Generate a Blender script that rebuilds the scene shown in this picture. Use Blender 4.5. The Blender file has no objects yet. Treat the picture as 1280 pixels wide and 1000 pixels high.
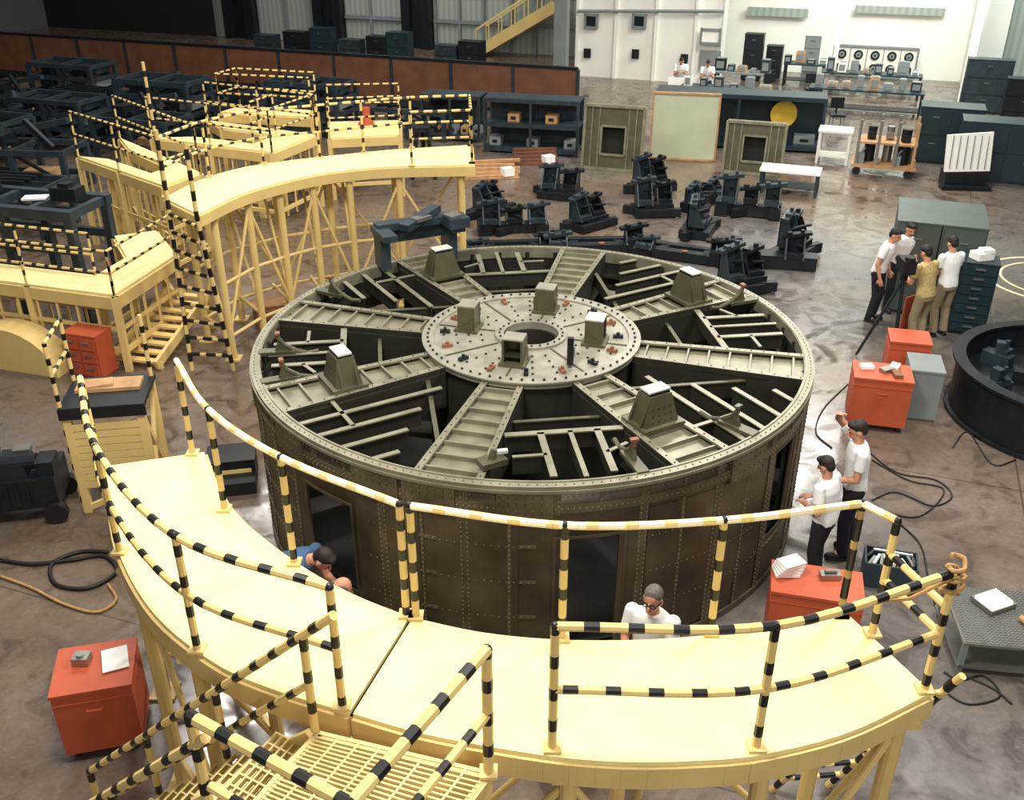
import bpy, math, random
from mathutils import Vector, Matrix, Euler
random.seed(4)
sc=bpy.context.scene
TH=math.radians(28.2); ST,CT=math.sin(TH),math.cos(TH); F=1225.0
CAM=Vector((-0.23,-10.75,7.0))
def ray(px,py):
    a=(px-640)/F; b=(py-500)/F
    return Vector((a, CT-ST*b, -ST-CT*b))
def at(px,py,z=0.0):
    """surveyed position of a point standing at height z"""
    d=ray(px,py); t=(z-CAM.z)/d.z
    p=CAM+d*t; return Vector((p.x,p.y,z))
RA=math.radians(-20); RC,RS=math.cos(RA),math.sin(RA)
def R(u,v,z=0): return Vector((RC*u-RS*v, RS*u+RC*v, z))
def wallpt(px,py,v):
    d=ray(px,py); n=Vector((-RS,RC,0))
    t=(v-CAM.dot(n))/d.dot(n); p=CAM+d*t
    return (p.x*RC+p.y*RS, p.z)
# ---------------------------------------------------------------- materials
def lin(h):
    h=h.lstrip('#'); o=[]
    for i in (0,2,4):
        c=int(h[i:i+2],16)/255; o.append(c/12.92 if c<=.04045 else ((c+.055)/1.055)**2.4)
    return o
def mat(name,hexc,rough=.5,metal=0,var=.12,scale=4,bump=0,bscale=40,emit=0,detail=4):
    m=bpy.data.materials.new(name); m.use_nodes=True; nt=m.node_tree; b=nt.nodes['Principled BSDF']
    c=lin(hexc)
    tc=nt.nodes.new('ShaderNodeTexCoord')
    n=nt.nodes.new('ShaderNodeTexNoise'); n.inputs['Scale'].default_value=scale; n.inputs['Detail'].default_value=detail
    nt.links.new(tc.outputs['Object'],n.inputs['Vector'])
    r=nt.nodes.new('ShaderNodeValToRGB'); r.color_ramp.elements[0].position=.3; r.color_ramp.elements[1].position=.7
    r.color_ramp.elements[0].color=[max(0,x*(1-var)) for x in c]+[1]; r.color_ramp.elements[1].color=[min(1,x*(1+var)) for x in c]+[1]
    nt.links.new(n.outputs['Fac'],r.inputs['Fac']); nt.links.new(r.outputs['Color'],b.inputs['Base Color'])
    b.inputs['Roughness'].default_value=rough; b.inputs['Metallic'].default_value=metal
    if bump:
        n2=nt.nodes.new('ShaderNodeTexNoise'); n2.inputs['Scale'].default_value=bscale
        nt.links.new(tc.outputs['Object'],n2.inputs['Vector'])
        bp=nt.nodes.new('ShaderNodeBump'); bp.inputs['Strength'].default_value=bump; bp.inputs['Distance'].default_value=.01
        nt.links.new(n2.outputs['Fac'],bp.inputs['Height']); nt.links.new(bp.outputs['Normal'],b.inputs['Normal'])
    if emit:
        b.inputs['Emission Color'].default_value=c+[1]; b.inputs['Emission Strength'].default_value=emit
    return m
M={}
M['yel']=mat('yellow_paint','DCBE78',.5,0,.08,2)
M['deck']=mat('deck_paint','E6D696',.55,0,.08,3,.3,60)
M['pale']=mat('pale_rail','E9DDB6',.45,0,.05)
M['blk']=mat('black_paint','121212',.4)
M['wall']=mat('drum_skin','544B37',.42,.3,.5,1.6,.15,20)
M['wall2']=mat('drum_panel','5F563F',.45,.3,.4,3)
M['rivet']=mat('rivet_metal','857D62',.45,.3,.1,3)
M['oliv']=mat('olive_primer','7D7963',.42,.25,.25,4)
M['oliv2']=mat('olive_dark','55523C',.45,.3,.25,3)
M['web']=mat('olive_shadow_paint','26251B',.6,.1,.2,3)  # near-black olive: bay shade put into the colour of webs and inner frames
M['inner']=mat('dark_interior','11110C',.8,0,.2,3)  # puts shade inside drum and panel openings into the colour; also a wall strip
M['hub']=mat('hub_plate','949080',.4,.25,.2,5)
M['cap']=mat('cap_plate','C9C7B8',.45,.1,.1,5)
M['dark']=mat('dark_steel','191E21',.45,.3,.3,5)
M['blue']=mat('blue_steel','2C383E',.45,.2,.3,4)
M['grn']=mat('grey_green_steel','46514A',.45,.1,.15,3)
M['teal']=mat('blue_green_cabinet','1E3238',.4,.1,.15,3)
M['org']=mat('orange_enamel','B5512F',.55,0,.1,3)
M['rust']=mat('dull_rust','7E5238',.6,0,.2,8)
M['wht']=mat('white_paint','EDEBE0',.5,0,.04,1)
M['papr']=mat('paper','F0EEE6',.8,0,.03)
M['gry']=mat('grey_paint','7C8280',.5,0,.1,2)
M['wood']=mat('plywood','B48A5E',.7,0,.2,6)
M['brwn']=mat('brown_partition','6E452E',.6,0,.25,2)
M['metl']=mat('bare_metal','9A9A92',.35,.8,.1,6)
M['grate']=mat('yellow_grate','DCC482',.5,0,.1,6)
M['skin']=mat('skin','C48A6C',.6,0,.05)
M['hairD']=mat('dark_hair','1E1612',.7,0,.2,30)
M['hairG']=mat('grey_hair','5D564D',.7,0,.3,30)
M['shW']=mat('white_cloth','E9E9E5',.85,0,.05,6,.3,25)
M['shB']=mat('blue_cloth','3C5A7A',.85,0,.1,6,.3,25)
M['shT']=mat('tan_cloth','B59F66',.85,0,.2,30,.3,25)
M['trD']=mat('dark_cloth','17171B',.9,0,.2,6,.3,25)
M['trT']=mat('khaki_cloth','8B7C60',.9,0,.1,6,.3,25)
M['rub']=mat('black_rubber','101012',.6)
M['lamp']=mat('lamp_glow','FFF6E0',.5,0,0,1,emit=12)
M['pgrn']=mat('pale_green_board','B9BFA0',.6,0,.08,2)
M['rope']=mat('rope_fibre','A8814E',.9,0,.3,40)
M['glass']=mat('dark_glass','20262A',.1)
M['gold']=mat('yellow_disc','D8B236',.5)
M['instr']=mat('instrument_board','E6E2D2',.5,0,.04)
def clad(name,h1,h2,sc_):
    m=mat(name,h1,.6); nt=m.node_tree; b=nt.nodes['Principled BSDF']
    tc=nt.nodes.new('ShaderNodeTexCoord'); w=nt.nodes.new('ShaderNodeTexWave'); w.inputs['Scale'].default_value=sc_
    nt.links.new(tc.outputs['Object'],w.inputs['Vector'])
    mx=nt.nodes.new('ShaderNodeMix'); mx.data_type='RGBA'
    mx.inputs[6].default_value=lin(h1)+[1]; mx.inputs[7].default_value=lin(h2)+[1]
    nt.links.new(w.outputs['Fac'],mx.inputs[0]); nt.links.new(mx.outputs[2],b.inputs['Base Color'])
    return m
M['clad']=clad('wall_cladding','8F978C','A3AA9F',1.2)
M['clad2']=clad('grey_cladding','4A4F50','5B6060',1.2)
def floormat():
    m=bpy.data.materials.new('concrete_floor'); m.use_nodes=True; nt=m.node_tree; b=nt.nodes['Principled BSDF']
    tc=nt.nodes.new('ShaderNodeTexCoord')
    def noise(s,d=6,dist=0):
        n=nt.nodes.new('ShaderNodeTexNoise'); n.inputs['Scale'].default_value=s; n.inputs['Detail'].default_value=d; n.inputs['Distortion'].default_value=dist
        nt.links.new(tc.outputs['Object'],n.inputs['Vector']); return n
    sx=nt.nodes.new('ShaderNodeSeparateXYZ'); nt.links.new(tc.outputs['Object'],sx.inputs[0])
    mr=nt.nodes.new('ShaderNodeMapRange'); mr.inputs[1].default_value=-6; mr.inputs[2].default_value=12; mr.inputs[3].default_value=-.12; mr.inputs[4].default_value=.12
    nt.links.new(sx.outputs['X'],mr.inputs[0])
    a=noise(.15,5,.5); ad=nt.nodes.new('ShaderNodeMath'); ad.operation='ADD'; nt.links.new(a.outputs['Fac'],ad.inputs[0]); nt.links.new(mr.outputs[0],ad.inputs[1])
    r=nt.nodes.new('ShaderNodeValToRGB'); r.color_ramp.elements[0].position=.38; r.color_ramp.elements[1].position=.62
    r.color_ramp.elements[0].color=lin('72604F')+[1]; r.color_ramp.elements[1].color=lin('6D6966')+[1]
    nt.links.new(ad.outputs[0],r.inputs['Fac'])
    def mul(prev,sock,lo,hi,p0=.3,p1=.7):
        q=nt.nodes.new('ShaderNodeValToRGB'); q.color_ramp.elements[0].position=p0; q.color_ramp.elements[1].position=p1
        q.color_ramp.elements[0].color=(lo,lo,lo,1); q.color_ramp.elements[1].color=(hi,hi,hi,1); nt.links.new(sock,q.inputs['Fac'])
        mx=nt.nodes.new('ShaderNodeMix'); mx.data_type='RGBA'; mx.blend_type='MULTIPLY'; mx.inputs[0].default_value=1
        nt.links.new(prev,mx.inputs[6]); nt.links.new(q.outputs['Color'],mx.inputs[7]); return mx.outputs[2]
    c=noise(.7,8,.6); e=noise(9,8,1.5); st=noise(1.9,6,1.2); sf=noise(3.5,10,3)
    o=mul(r.outputs['Color'],c.outputs['Fac'],.72,1.1); o=mul(o,e.outputs['Fac'],.85,1.08,.35,.65)
    o=mul(o,st.outputs['Fac'],.66,1.0,.36,.44); o=mul(o,sf.outputs['Fac'],1.0,1.22,.6,.72)
    br=nt.nodes.new('ShaderNodeTexBrick'); br.offset=0; br.inputs['Scale'].default_value=1; br.inputs['Mortar Size'].default_value=.012
    br.inputs['Brick Width'].default_value=6; br.inputs['Row Height'].default_value=6
    br.inputs['Color1'].default_value=(1,1,1,1); br.inputs['Color2'].default_value=(.93,.93,.93,1); br.inputs['Mortar'].default_value=(.45,.45,.45,1)
    nt.links.new(tc.outputs['Object'],br.inputs['Vector'])
    mx2=nt.nodes.new('ShaderNodeMix'); mx2.data_type='RGBA'; mx2.blend_type='MULTIPLY'; mx2.inputs[0].default_value=1
    nt.links.new(o,mx2.inputs[6]); nt.links.new(br.outputs['Color'],mx2.inputs[7])
    nt.links.new(mx2.outputs[2],b.inputs['Base Color'])
    rr=nt.nodes.new('ShaderNodeMapRange'); rr.inputs[1].default_value=.35; rr.inputs[2].default_value=.65; rr.inputs[3].default_value=.08; rr.inputs[4].default_value=.4
    nt.links.new(st.outputs['Fac'],rr.inputs[0]); nt.links.new(rr.outputs[0],b.inputs['Roughness'])
    b.inputs['Specular IOR Level'].default_value=.7
    bp=nt.nodes.new('ShaderNodeBump'); bp.inputs['Strength'].default_value=.05; nt.links.new(e.outputs['Fac'],bp.inputs['Height']); nt.links.new(bp.outputs['Normal'],b.inputs['Normal'])
    return m
M['floor']=floormat()
# ---------------------------------------------------------------- mesh builder
class MB:
    def __init__(s): s.v=[];s.f=[];s.m=[]
    def add(s,vs,fs,mi=0):
        o=len(s.v); s.v+= [Vector(v) for v in vs]; s.f+=[tuple(i+o for i in f) for f in fs]; s.m+=[mi]*len(fs)
    def box(s,c,sz,rz=0,mi=0,tp=1.0):
        hx,hy,hz=sz[0]/2,sz[1]/2,sz[2]/2; r=Matrix.Rotation(rz,3,'Z'); c=Vector(c)
        vs=[]
        for z in (-hz,hz):
            k=tp if z>0 else 1
            for x,y in((-hx,-hy),(hx,-hy),(hx,hy),(-hx,hy)): vs.append(c+r@Vector((x*k,y*k,z)))
        s.add(vs,[(3,2,1,0),(4,5,6,7),(0,1,5,4),(1,2,6,5),(2,3,7,6),(3,0,4,7)],mi)
    def beam(s,p0,p1,w,h,mi=0):
        p0,p1=Vector(p0),Vector(p1); d=(p1-p0).normalized(); up=Vector((0,0,1))
        if abs(d.z)>.98: up=Vector((0,1,0))
        x=d.cross(up).normalized(); y=x.cross(d)
        vs=[p+x*(a*w/2)+y*(b*h/2) for p in(p0,p1) for a,b in((-1,-1),(1,-1),(1,1),(-1,1))]
        s.add(vs,[(0,1,2,3),(7,6,5,4),(4,5,1,0),(5,6,2,1),(6,7,3,2),(7,4,0,3)],mi)
    def cyl(s,p0,p1,r0,r1=None,n=10,mi=0):
        r1=r0 if r1 is None else r1
        p0,p1=Vector(p0),Vector(p1); d=(p1-p0)
        if d.length<1e-6: return
        d.normalize(); q=d.to_track_quat('Z','Y')
        vs=[p+q@Vector((math.cos(2*math.pi*i/n)*r,math.sin(2*math.pi*i/n)*r,0)) for p,r in((p0,r0),(p1,r1)) for i in range(n)]
        s.add(vs,[(i,(i+1)%n,n+(i+1)%n,n+i) for i in range(n)]+[tuple(range(n-1,-1,-1)),tuple(range(n,2*n))],mi)
    def ell(s,c,r,mi=0,rot=None,n=12,k=8):
        c=Vector(c); vs=[];fs=[]
        if not hasattr(r,'__len__'): r=(r,r,r)
        for j in range(1,k):
            t=math.pi*j/k
            for i in range(n):
                a=2*math.pi*i/n; vs.append(Vector((r[0]*math.sin(t)*math.cos(a),r[1]*math.sin(t)*math.sin(a),r[2]*math.cos(t))))
        vs+= [Vector((0,0,r[2])),Vector((0,0,-r[2]))]
        T=len(vs)-2
        for j in range(k-2):
            for i in range(n): fs.append((j*n+i,(j+1)*n+i,(j+1)*n+(i+1)%n,j*n+(i+1)%n))
        for i in range(n):
            fs.append((T,i,(i+1)%n)); fs.append((T+1,(k-2)*n+(i+1)%n,(k-2)*n+i))
        s.add([c+(rot@v if rot else v) for v in vs],fs,mi)
    def cap(s,p0,p1,r0,r1,mi=0):
        s.cyl(p0,p1,r0,r1,12,mi); s.ell(p0,r0,mi,None,12,8); s.ell(p1,r1,mi,None,12,8)
    def tube(s,pts,r,n=8,mi=0):
        pts=[Vector(p) for p in pts]; N=len(pts); vs=[];fs=[]
        for i,p in enumerate(pts):
            d=(pts[min(i+1,N-1)]-pts[max(i-1,0)]).normalized()
            up=Vector((0,0,1)) if abs(d.z)<.95 else Vector((0,1,0))
            x=d.cross(up).normalized(); y=x.cross(d)
            vs+=[p+x*r*math.cos(2*math.pi*k/n)+y*r*math.sin(2*math.pi*k/n) for k in range(n)]
        for i in range(N-1):
            for k in range(n): fs.append((i*n+k,i*n+(k+1)%n,(i+1)*n+(k+1)%n,(i+1)*n+k))
        fs+=[tuple(range(n-1,-1,-1)),tuple((N-1)*n+k for k in range(n))]
        s.add(vs,fs,mi)
    def stripe(s,pts,r,ly=.15,lb=.085,n=8,ph=0):
        pts=[Vector(p) for p in pts]; pos=ph%(ly+lb)
        for a,b in zip(pts,pts[1:]):
            L=(b-a).length; t=0
            while t<L-1e-5:
                if pos<ly-1e-6: mi=0; rem=ly-pos
                else: mi=1; rem=ly+lb-pos
                st=min(rem,L-t); s.cyl(a.lerp(b,t/L),a.lerp(b,(t+st)/L),r*(1.0 if mi==0 else 1.04),None,n,mi)
                t+=st; pos=(pos+st)%(ly+lb)
                if pos>ly+lb-1e-5: pos=0
    def ring(s,r0,r1,z0,z1,n=96,a0=0,a1=2*math.pi,mi=0,c=(0,0)):
        full=abs(a1-a0-2*math.pi)<1e-6; N=n if full else n+1; vs=[];fs=[]
        for i in range(N):
            a=a0+(a1-a0)*i/n; ca,sa=math.cos(a),math.sin(a)
            for r,z in((r0,z0),(r1,z0),(r1,z1),(r0,z1)): vs.append((c[0]+r*ca,c[1]+r*sa,z))
        for i in range(n):
            j=(i+1)%N
            for k in range(4): fs.append((i*4+k,j*4+k,j*4+(k+1)%4,i*4+(k+1)%4))
        if not full: fs+=[(3,2,1,0),tuple((N-1)*4+k for k in range(4))]
        s.add(vs,fs,mi)
    def strip(s,A,B,z0,z1,mi=0):
        n=len(A); vs=[]
        for a,b in zip(A,B): vs+=[(a[0],a[1],z0),(b[0],b[1],z0),(b[0],b[1],z1),(a[0],a[1],z1)]
        fs=[]
        for i in range(n-1):
            for k in range(4): fs.append((i*4+k,i*4+4+k,i*4+4+(k+1)%4,i*4+(k+1)%4))
        fs+=[(3,2,1,0),tuple((n-1)*4+k for k in range(4))]
        s.add(vs,fs,mi)
    def prism(s,pl,d,mi=0):
        n=len(pl); pl=[Vector(p) for p in pl]; d=Vector(d)
        s.add(pl+[p+d for p in pl],[tuple(range(n-1,-1,-1)),tuple(range(n,2*n))]+[(i,(i+1)%n,n+(i+1)%n,n+i) for i in range(n)],mi)
    def loft(s,secs,mi=0,n=16):
        vs=[];fs=[]
        for c,x,y,rx,ry in secs:
            for k in range(n):
                a=2*math.pi*k/n; vs.append(Vector(c)+x*rx*math.cos(a)+y*ry*math.sin(a))
        N=len(secs)
        for i in range(N-1):
            for k in range(n): fs.append((i*n+k,i*n+(k+1)%n,(i+1)*n+(k+1)%n,(i+1)*n+k))
        fs+=[tuple(range(n-1,-1,-1)),tuple((N-1)*n+k for k in range(n))]
        s.add(vs,fs,mi)
    def build(s,name,mats,parent=None,off=None,smooth=False,remesh=0,**kw):
        off=Vector(off) if off is not None else Vector((0,0,0))
        me=bpy.data.meshes.new(name); me.from_pydata([tuple(v-off) for v in s.v],[],s.f)
        if not isinstance(mats,(list,tuple)): mats=[mats]
        for m in mats: me.materials.append(M[m] if isinstance(m,str) else m)
        for p,i in zip(me.polygons,s.m): p.material_index=i; p.use_smooth=smooth
        me.validate(); me.update()
        import bmesh
        bm=bmesh.new(); bm.from_mesh(me); bmesh.ops.recalc_face_normals(bm,faces=bm.faces); bm.to_mesh(me); bm.free()
        o=bpy.data.objects.new(name,me); sc.collection.objects.link(o)
        if parent: o.parent=parent
        if remesh:
            r=o.modifiers.new('r','REMESH'); r.mode='VOXEL'; r.voxel_size=remesh; r.use_smooth_shade=True
            q=o.modifiers.new('s','SMOOTH'); q.iterations=2; q.factor=.5
        for k,v in kw.items():
            if k=='loc': o.location=v
            elif k=='rz': o.rotation_euler[2]=v
            elif v is not None: o[k]=v
        return o
def T(name,label,cat,loc=(0,0,0),rz=0,group=None):
    e=bpy.data.objects.new(name,None); e.empty_display_size=.2; sc.collection.objects.link(e)
    e.location=loc; e.rotation_euler[2]=rz; e['label']=label; e['category']=cat
    if group: e['group']=group
    return e
def dup(root,loc,rz=0,label=None,scale=(1,1,1)):
    n=root.copy(); sc.collection.objects.link(n); n.location=loc; n.rotation_euler[2]=rz
    n.scale=scale
    if label: n['label']=label
    def rec(a,b):
        for c in a.children:
            d=c.copy(); sc.collection.objects.link(d); d.parent=b; rec(c,d)
    for c in [c for c in root.children]:
        d=c.copy(); sc.collection.objects.link(d); d.parent=n; rec(c,d)
    return n
def crom(pts,n):
    pts=[Vector(p) for p in pts]; P=[pts[0]*2-pts[1]]+pts+[pts[-1]*2-pts[-2]]; dense=[]
    for i in range(1,len(P)-2):
        for k in range(12):
            t=k/12; a,b,c,d=P[i-1],P[i],P[i+1],P[i+2]
            dense.append(.5*((2*b)+(c-a)*t+(2*a-5*b+4*c-d)*t*t+(3*b-a-3*c+d)*t**3))
    dense.append(pts[-1]); L=[0]
    for a,b in zip(dense,dense[1:]): L.append(L[-1]+(b-a).length)
    out=[]; j=0
    for i in range(n):
        s_=L[-1]*i/(n-1)
        while j<len(L)-2 and L[j+1]<s_: j+=1
        f=(s_-L[j])/max(1e-9,L[j+1]-L[j]); out.append(dense[j].lerp(dense[j+1],min(1,f)))
    return out
# ---------------------------------------------------------------- camera
cd=bpy.data.cameras.new('cam'); cam=bpy.data.objects.new('camera',cd); sc.collection.objects.link(cam)
cam.location=CAM; cam.rotation_euler=(math.pi/2-TH,0,0); cd.sensor_width=36; cd.lens=36*F/1280; cd.clip_end=300
sc.camera=cam
# ---------------------------------------------------------------- room
b=MB(); b.box((0,0,-.1),(90,90,.2)); b.build('floor','floor',None,loc=R(0,14),rz=RA,kind='structure')
VB=33.0
b=MB(); b.box((0,0,6),(80,.3,12)); b.build('wall_back','clad',None,loc=R(0,VB),rz=RA,kind='structure')
b=MB(); b.box((0,0,6),(.3,50,12)); b.build('wall_left','clad2',None,loc=R(-38,9),rz=RA,kind='structure')
b=MB(); b.box((0,0,6),(.3,50,12)); b.build('wall_right','clad2',None,loc=R(30,9),rz=RA,kind='structure')
for i,(x0,x1,m) in enumerate([(285,322,'dark'),(396,430,'dark'),(505,540,'dark'),(-60,268,'inner')]):
    u0,_=wallpt(x0,40,VB-.5); u1,_=wallpt(x1,40,VB-.5)
    b=MB(); w=u1-u0
    if w<4: b.box((-w*.35,0,6),(w*.3,.5,12)); b.box((w*.35,0,6),(w*.3,.5,12))
    b.box((0,.1,6),(w,.1,12))
    b.build('trim_%d'%(i+1),m,None,loc=R((u0+u1)/2,VB-.5),rz=RA,kind='structure')
b=MB()
for x in (325,360,395,430,465,505,545,575,605,640,670,700):
    u,_=wallpt(x,30,VB-.2); b.box((u,0,6),(.12,.1,12))
for z in (1.2,2.5,5): b.box((-10,0,z),(24,.12,.15))
b.build('trim_6','gry',None,loc=R(0,VB-.25),rz=RA,kind='structure')
VW=28.4
uL,_=wallpt(722,40,VW); uM,_=wallpt(905,40,VW); uR,_=wallpt(1222,40,VW)
b=MB(); b.box(((uL+uM)/2,VW+.15,4),(uM-uL,.3,8)); b.box((uL+.15,VW+2.3,4),(.3,4,8))
for x in (722,770,820,870,905):
    u,_=wallpt(x,40,VW-.05); b.box((u,VW-.05,4),(.12,.12,8))
b.build('wall_white','wht',None,rz=RA,kind='structure')
b=MB(); b.box(((uM+uR)/2+.4,VB-.7,4),(uR-uM+1.8,.2,8)); b.box((uR+.1,VB-2.6,4),(.2,4,8)); b.build('wall_bay','wht',None,rz=RA,kind='structure')
b=MB(); u,_=wallpt(1049,40,VW-.2); b.box((u,VW-.2,4),(.16,.16,8)); b.box((uR-.05,VW-.2,4),(.3,.3,8)); b.build('trim_7','wht',None,rz=RA,kind='structure')
u,_=wallpt(702,40,VW-.6); b=MB(); b.box((u,VW-.6,4),(.5,.4,8)); b.build('trim_8','gry',None,rz=RA,kind='structure')
def wallpanel(name,label,cat,x0,y0,x1,y1,v,m,th=.08,frame=None,kind=None):
    a=wallpt(x0,y0,v); c=wallpt(x1,y1,v); w=abs(c[0]-a[0]); h=abs(a[1]-c[1]); uc=(a[0]+c[0])/2; zc=(a[1]+c[1])/2
    b=MB(); b.box((0,0,0),(w,th,h))
    if frame:
        for s in(-1,1): b.box((s*w/2,-.02,0),(.08,th+.06,h+.1),0,1); b.box((0,-.02,s*h/2),(w,th+.06,.08),0,1)
    p=R(uc,v-th/2-.06)
    if kind: return b.build(name,[m]+([frame] if frame else []),None,loc=(p.x,p.y,zc),rz=RA,kind=kind)
    return b.build(name,[m]+([frame] if frame else []),None,loc=(p.x,p.y,zc),rz=RA,label=label,category=cat)
for x in (740,800): wallpanel('wall_vent','dark square opening in a white test room wall','vent',x-7,18,x+7,34,VW,'glass',frame='gry')
for x,y in((735,66),(795,67),(856,73)): wallpanel('wall_handle','small dark oval handle on a white wall','lamp',x-4,y-6,x+4,y+6,VW,'dark')  # dark oval handles on the wall, not lamps
wallpanel('notice_board','pale notice board on a white wall','board',878,36,900,54,VW-.1,'papr',frame='gry')
wallpanel('door_1','','',876,62,900,88,VW,'gry',kind='structure')
wallpanel('wall_panel','pale blue-grey panel on a white bay wall','panel',935,8,1010,22,VB-.9,'clad')
wallpanel('wall_panel','pale blue-grey panel on a white bay wall','panel',1070,6,1180,20,VB-.9,'clad')
b=MB(); a=wallpt(722,14,VW-.2); c=wallpt(905,14,VW-.2); b.cyl((a[0],VW-.2,a[1]),(c[0],VW-.2,c[1]),.06,None,8); b.build('trim_9','gry',None,rz=RA,kind='structure')
def gauge_panel():
    v=VB-1.5; a=wallpt(1044,56,v); c=wallpt(1142,98,v); w=c[0]-a[0]; h=a[1]-c[1]; p=R((a[0]+c[0])/2,v)
    t=T('gauge_panel','white instrument board with two rows of round dials','instrument panel',(p.x,p.y,max(0,c[1])),RA)
    b=MB(); b.box((0,0,h/2),(w,.15,h)); 
    for s in(-1,1): b.box((s*w/2,-.04,h/2),(.07,.18,h),0,1)
    for z in(0,h): b.box((0,-.04,z),(w,.18,.07),0,1)
    for i in range(1,5): b.box((-w/2+w*i/5,-.08,h/2),(.03,.03,h),0,1)
    b.build('panel_board',['instr','gry'],t)
    for s in(-1,1): b=MB(); b.box((s*w*.4,0,-c[1]/2),(.1,.1,max(.1,c[1]))); b.build('stand','gry',t)
    for i in range(5):
        for j in range(2):
            b=MB(); x=-w/2+w*(i+.5)/5; z=h*(.27+.45*j); r=w*.055
            b.cyl((x,-.08,z),(x,-.12,z),r,None,20); b.cyl((x,-.12,z),(x,-.14,z),r*.6,None,20,1); b.cyl((x,-.14,z),(x,-.16,z),r*.2,None,10)
            b.build('dial',['dark','gry'],t)
gauge_panel()
vp=21.2
u0,_=wallpt(-60,80,vp); u1,_=wallpt(722,110,vp)
t=T('partition','long low brown panel partition with dark top rail','partition',R((u0+u1)/2,vp),RA)
L=u1-u0; n=12; HP=1.5
b=MB(); b.box((0,0,HP+.03),(L,.14,.08)); b.box((0,0,.06),(L,.12,.12)); b.build('rail','dark',t)
for i in range(n):
    b=MB(); b.box((-L/2+L*(i+.5)/n,0,HP/2),(L/n-.12,.05,HP-.05)); b.build('panel','brwn',t)
for i in range(n+1):
    b=MB(); b.box((-L/2+L*i/n,0,HP/2),(.1,.12,HP)); b.build('post','blue',t)
def backstair():
    v=VB-1.0; a=wallpt(602,80,v); c=wallpt(700,5,v)
    t=T('staircase','steel staircase with beige stringers against the wall','stairs',R(a[0],v),RA)
    dx=c[0]-a[0]; z0=0; z1=c[1]
    for s in(-.6,.6):
        b=MB(); b.beam((0,s,z0+.15),(dx,s,z1),.08,.45); b.build('stringer','yel',t)
        b=MB(); b.beam((0,s,z0+1.1),(dx,s,z1+1.1),.06,.08)
        for i in range(7): b.beam((dx*i/6,s,z0+.1+(z1-z0-.1)*i/6),(dx*i/6,s,z0+1.1+(z1-z0)*i/6),.05,.05)
        b.build('handrail','grate',t)
    n=16; b=MB()
    for i in range(n): b.box((dx*(i+.5)/n,0,.1+(z1-.1)*(i+.5)/n),(.3,1.2,.04))
    b.build('treads','gry',t)
backstair()
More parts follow.
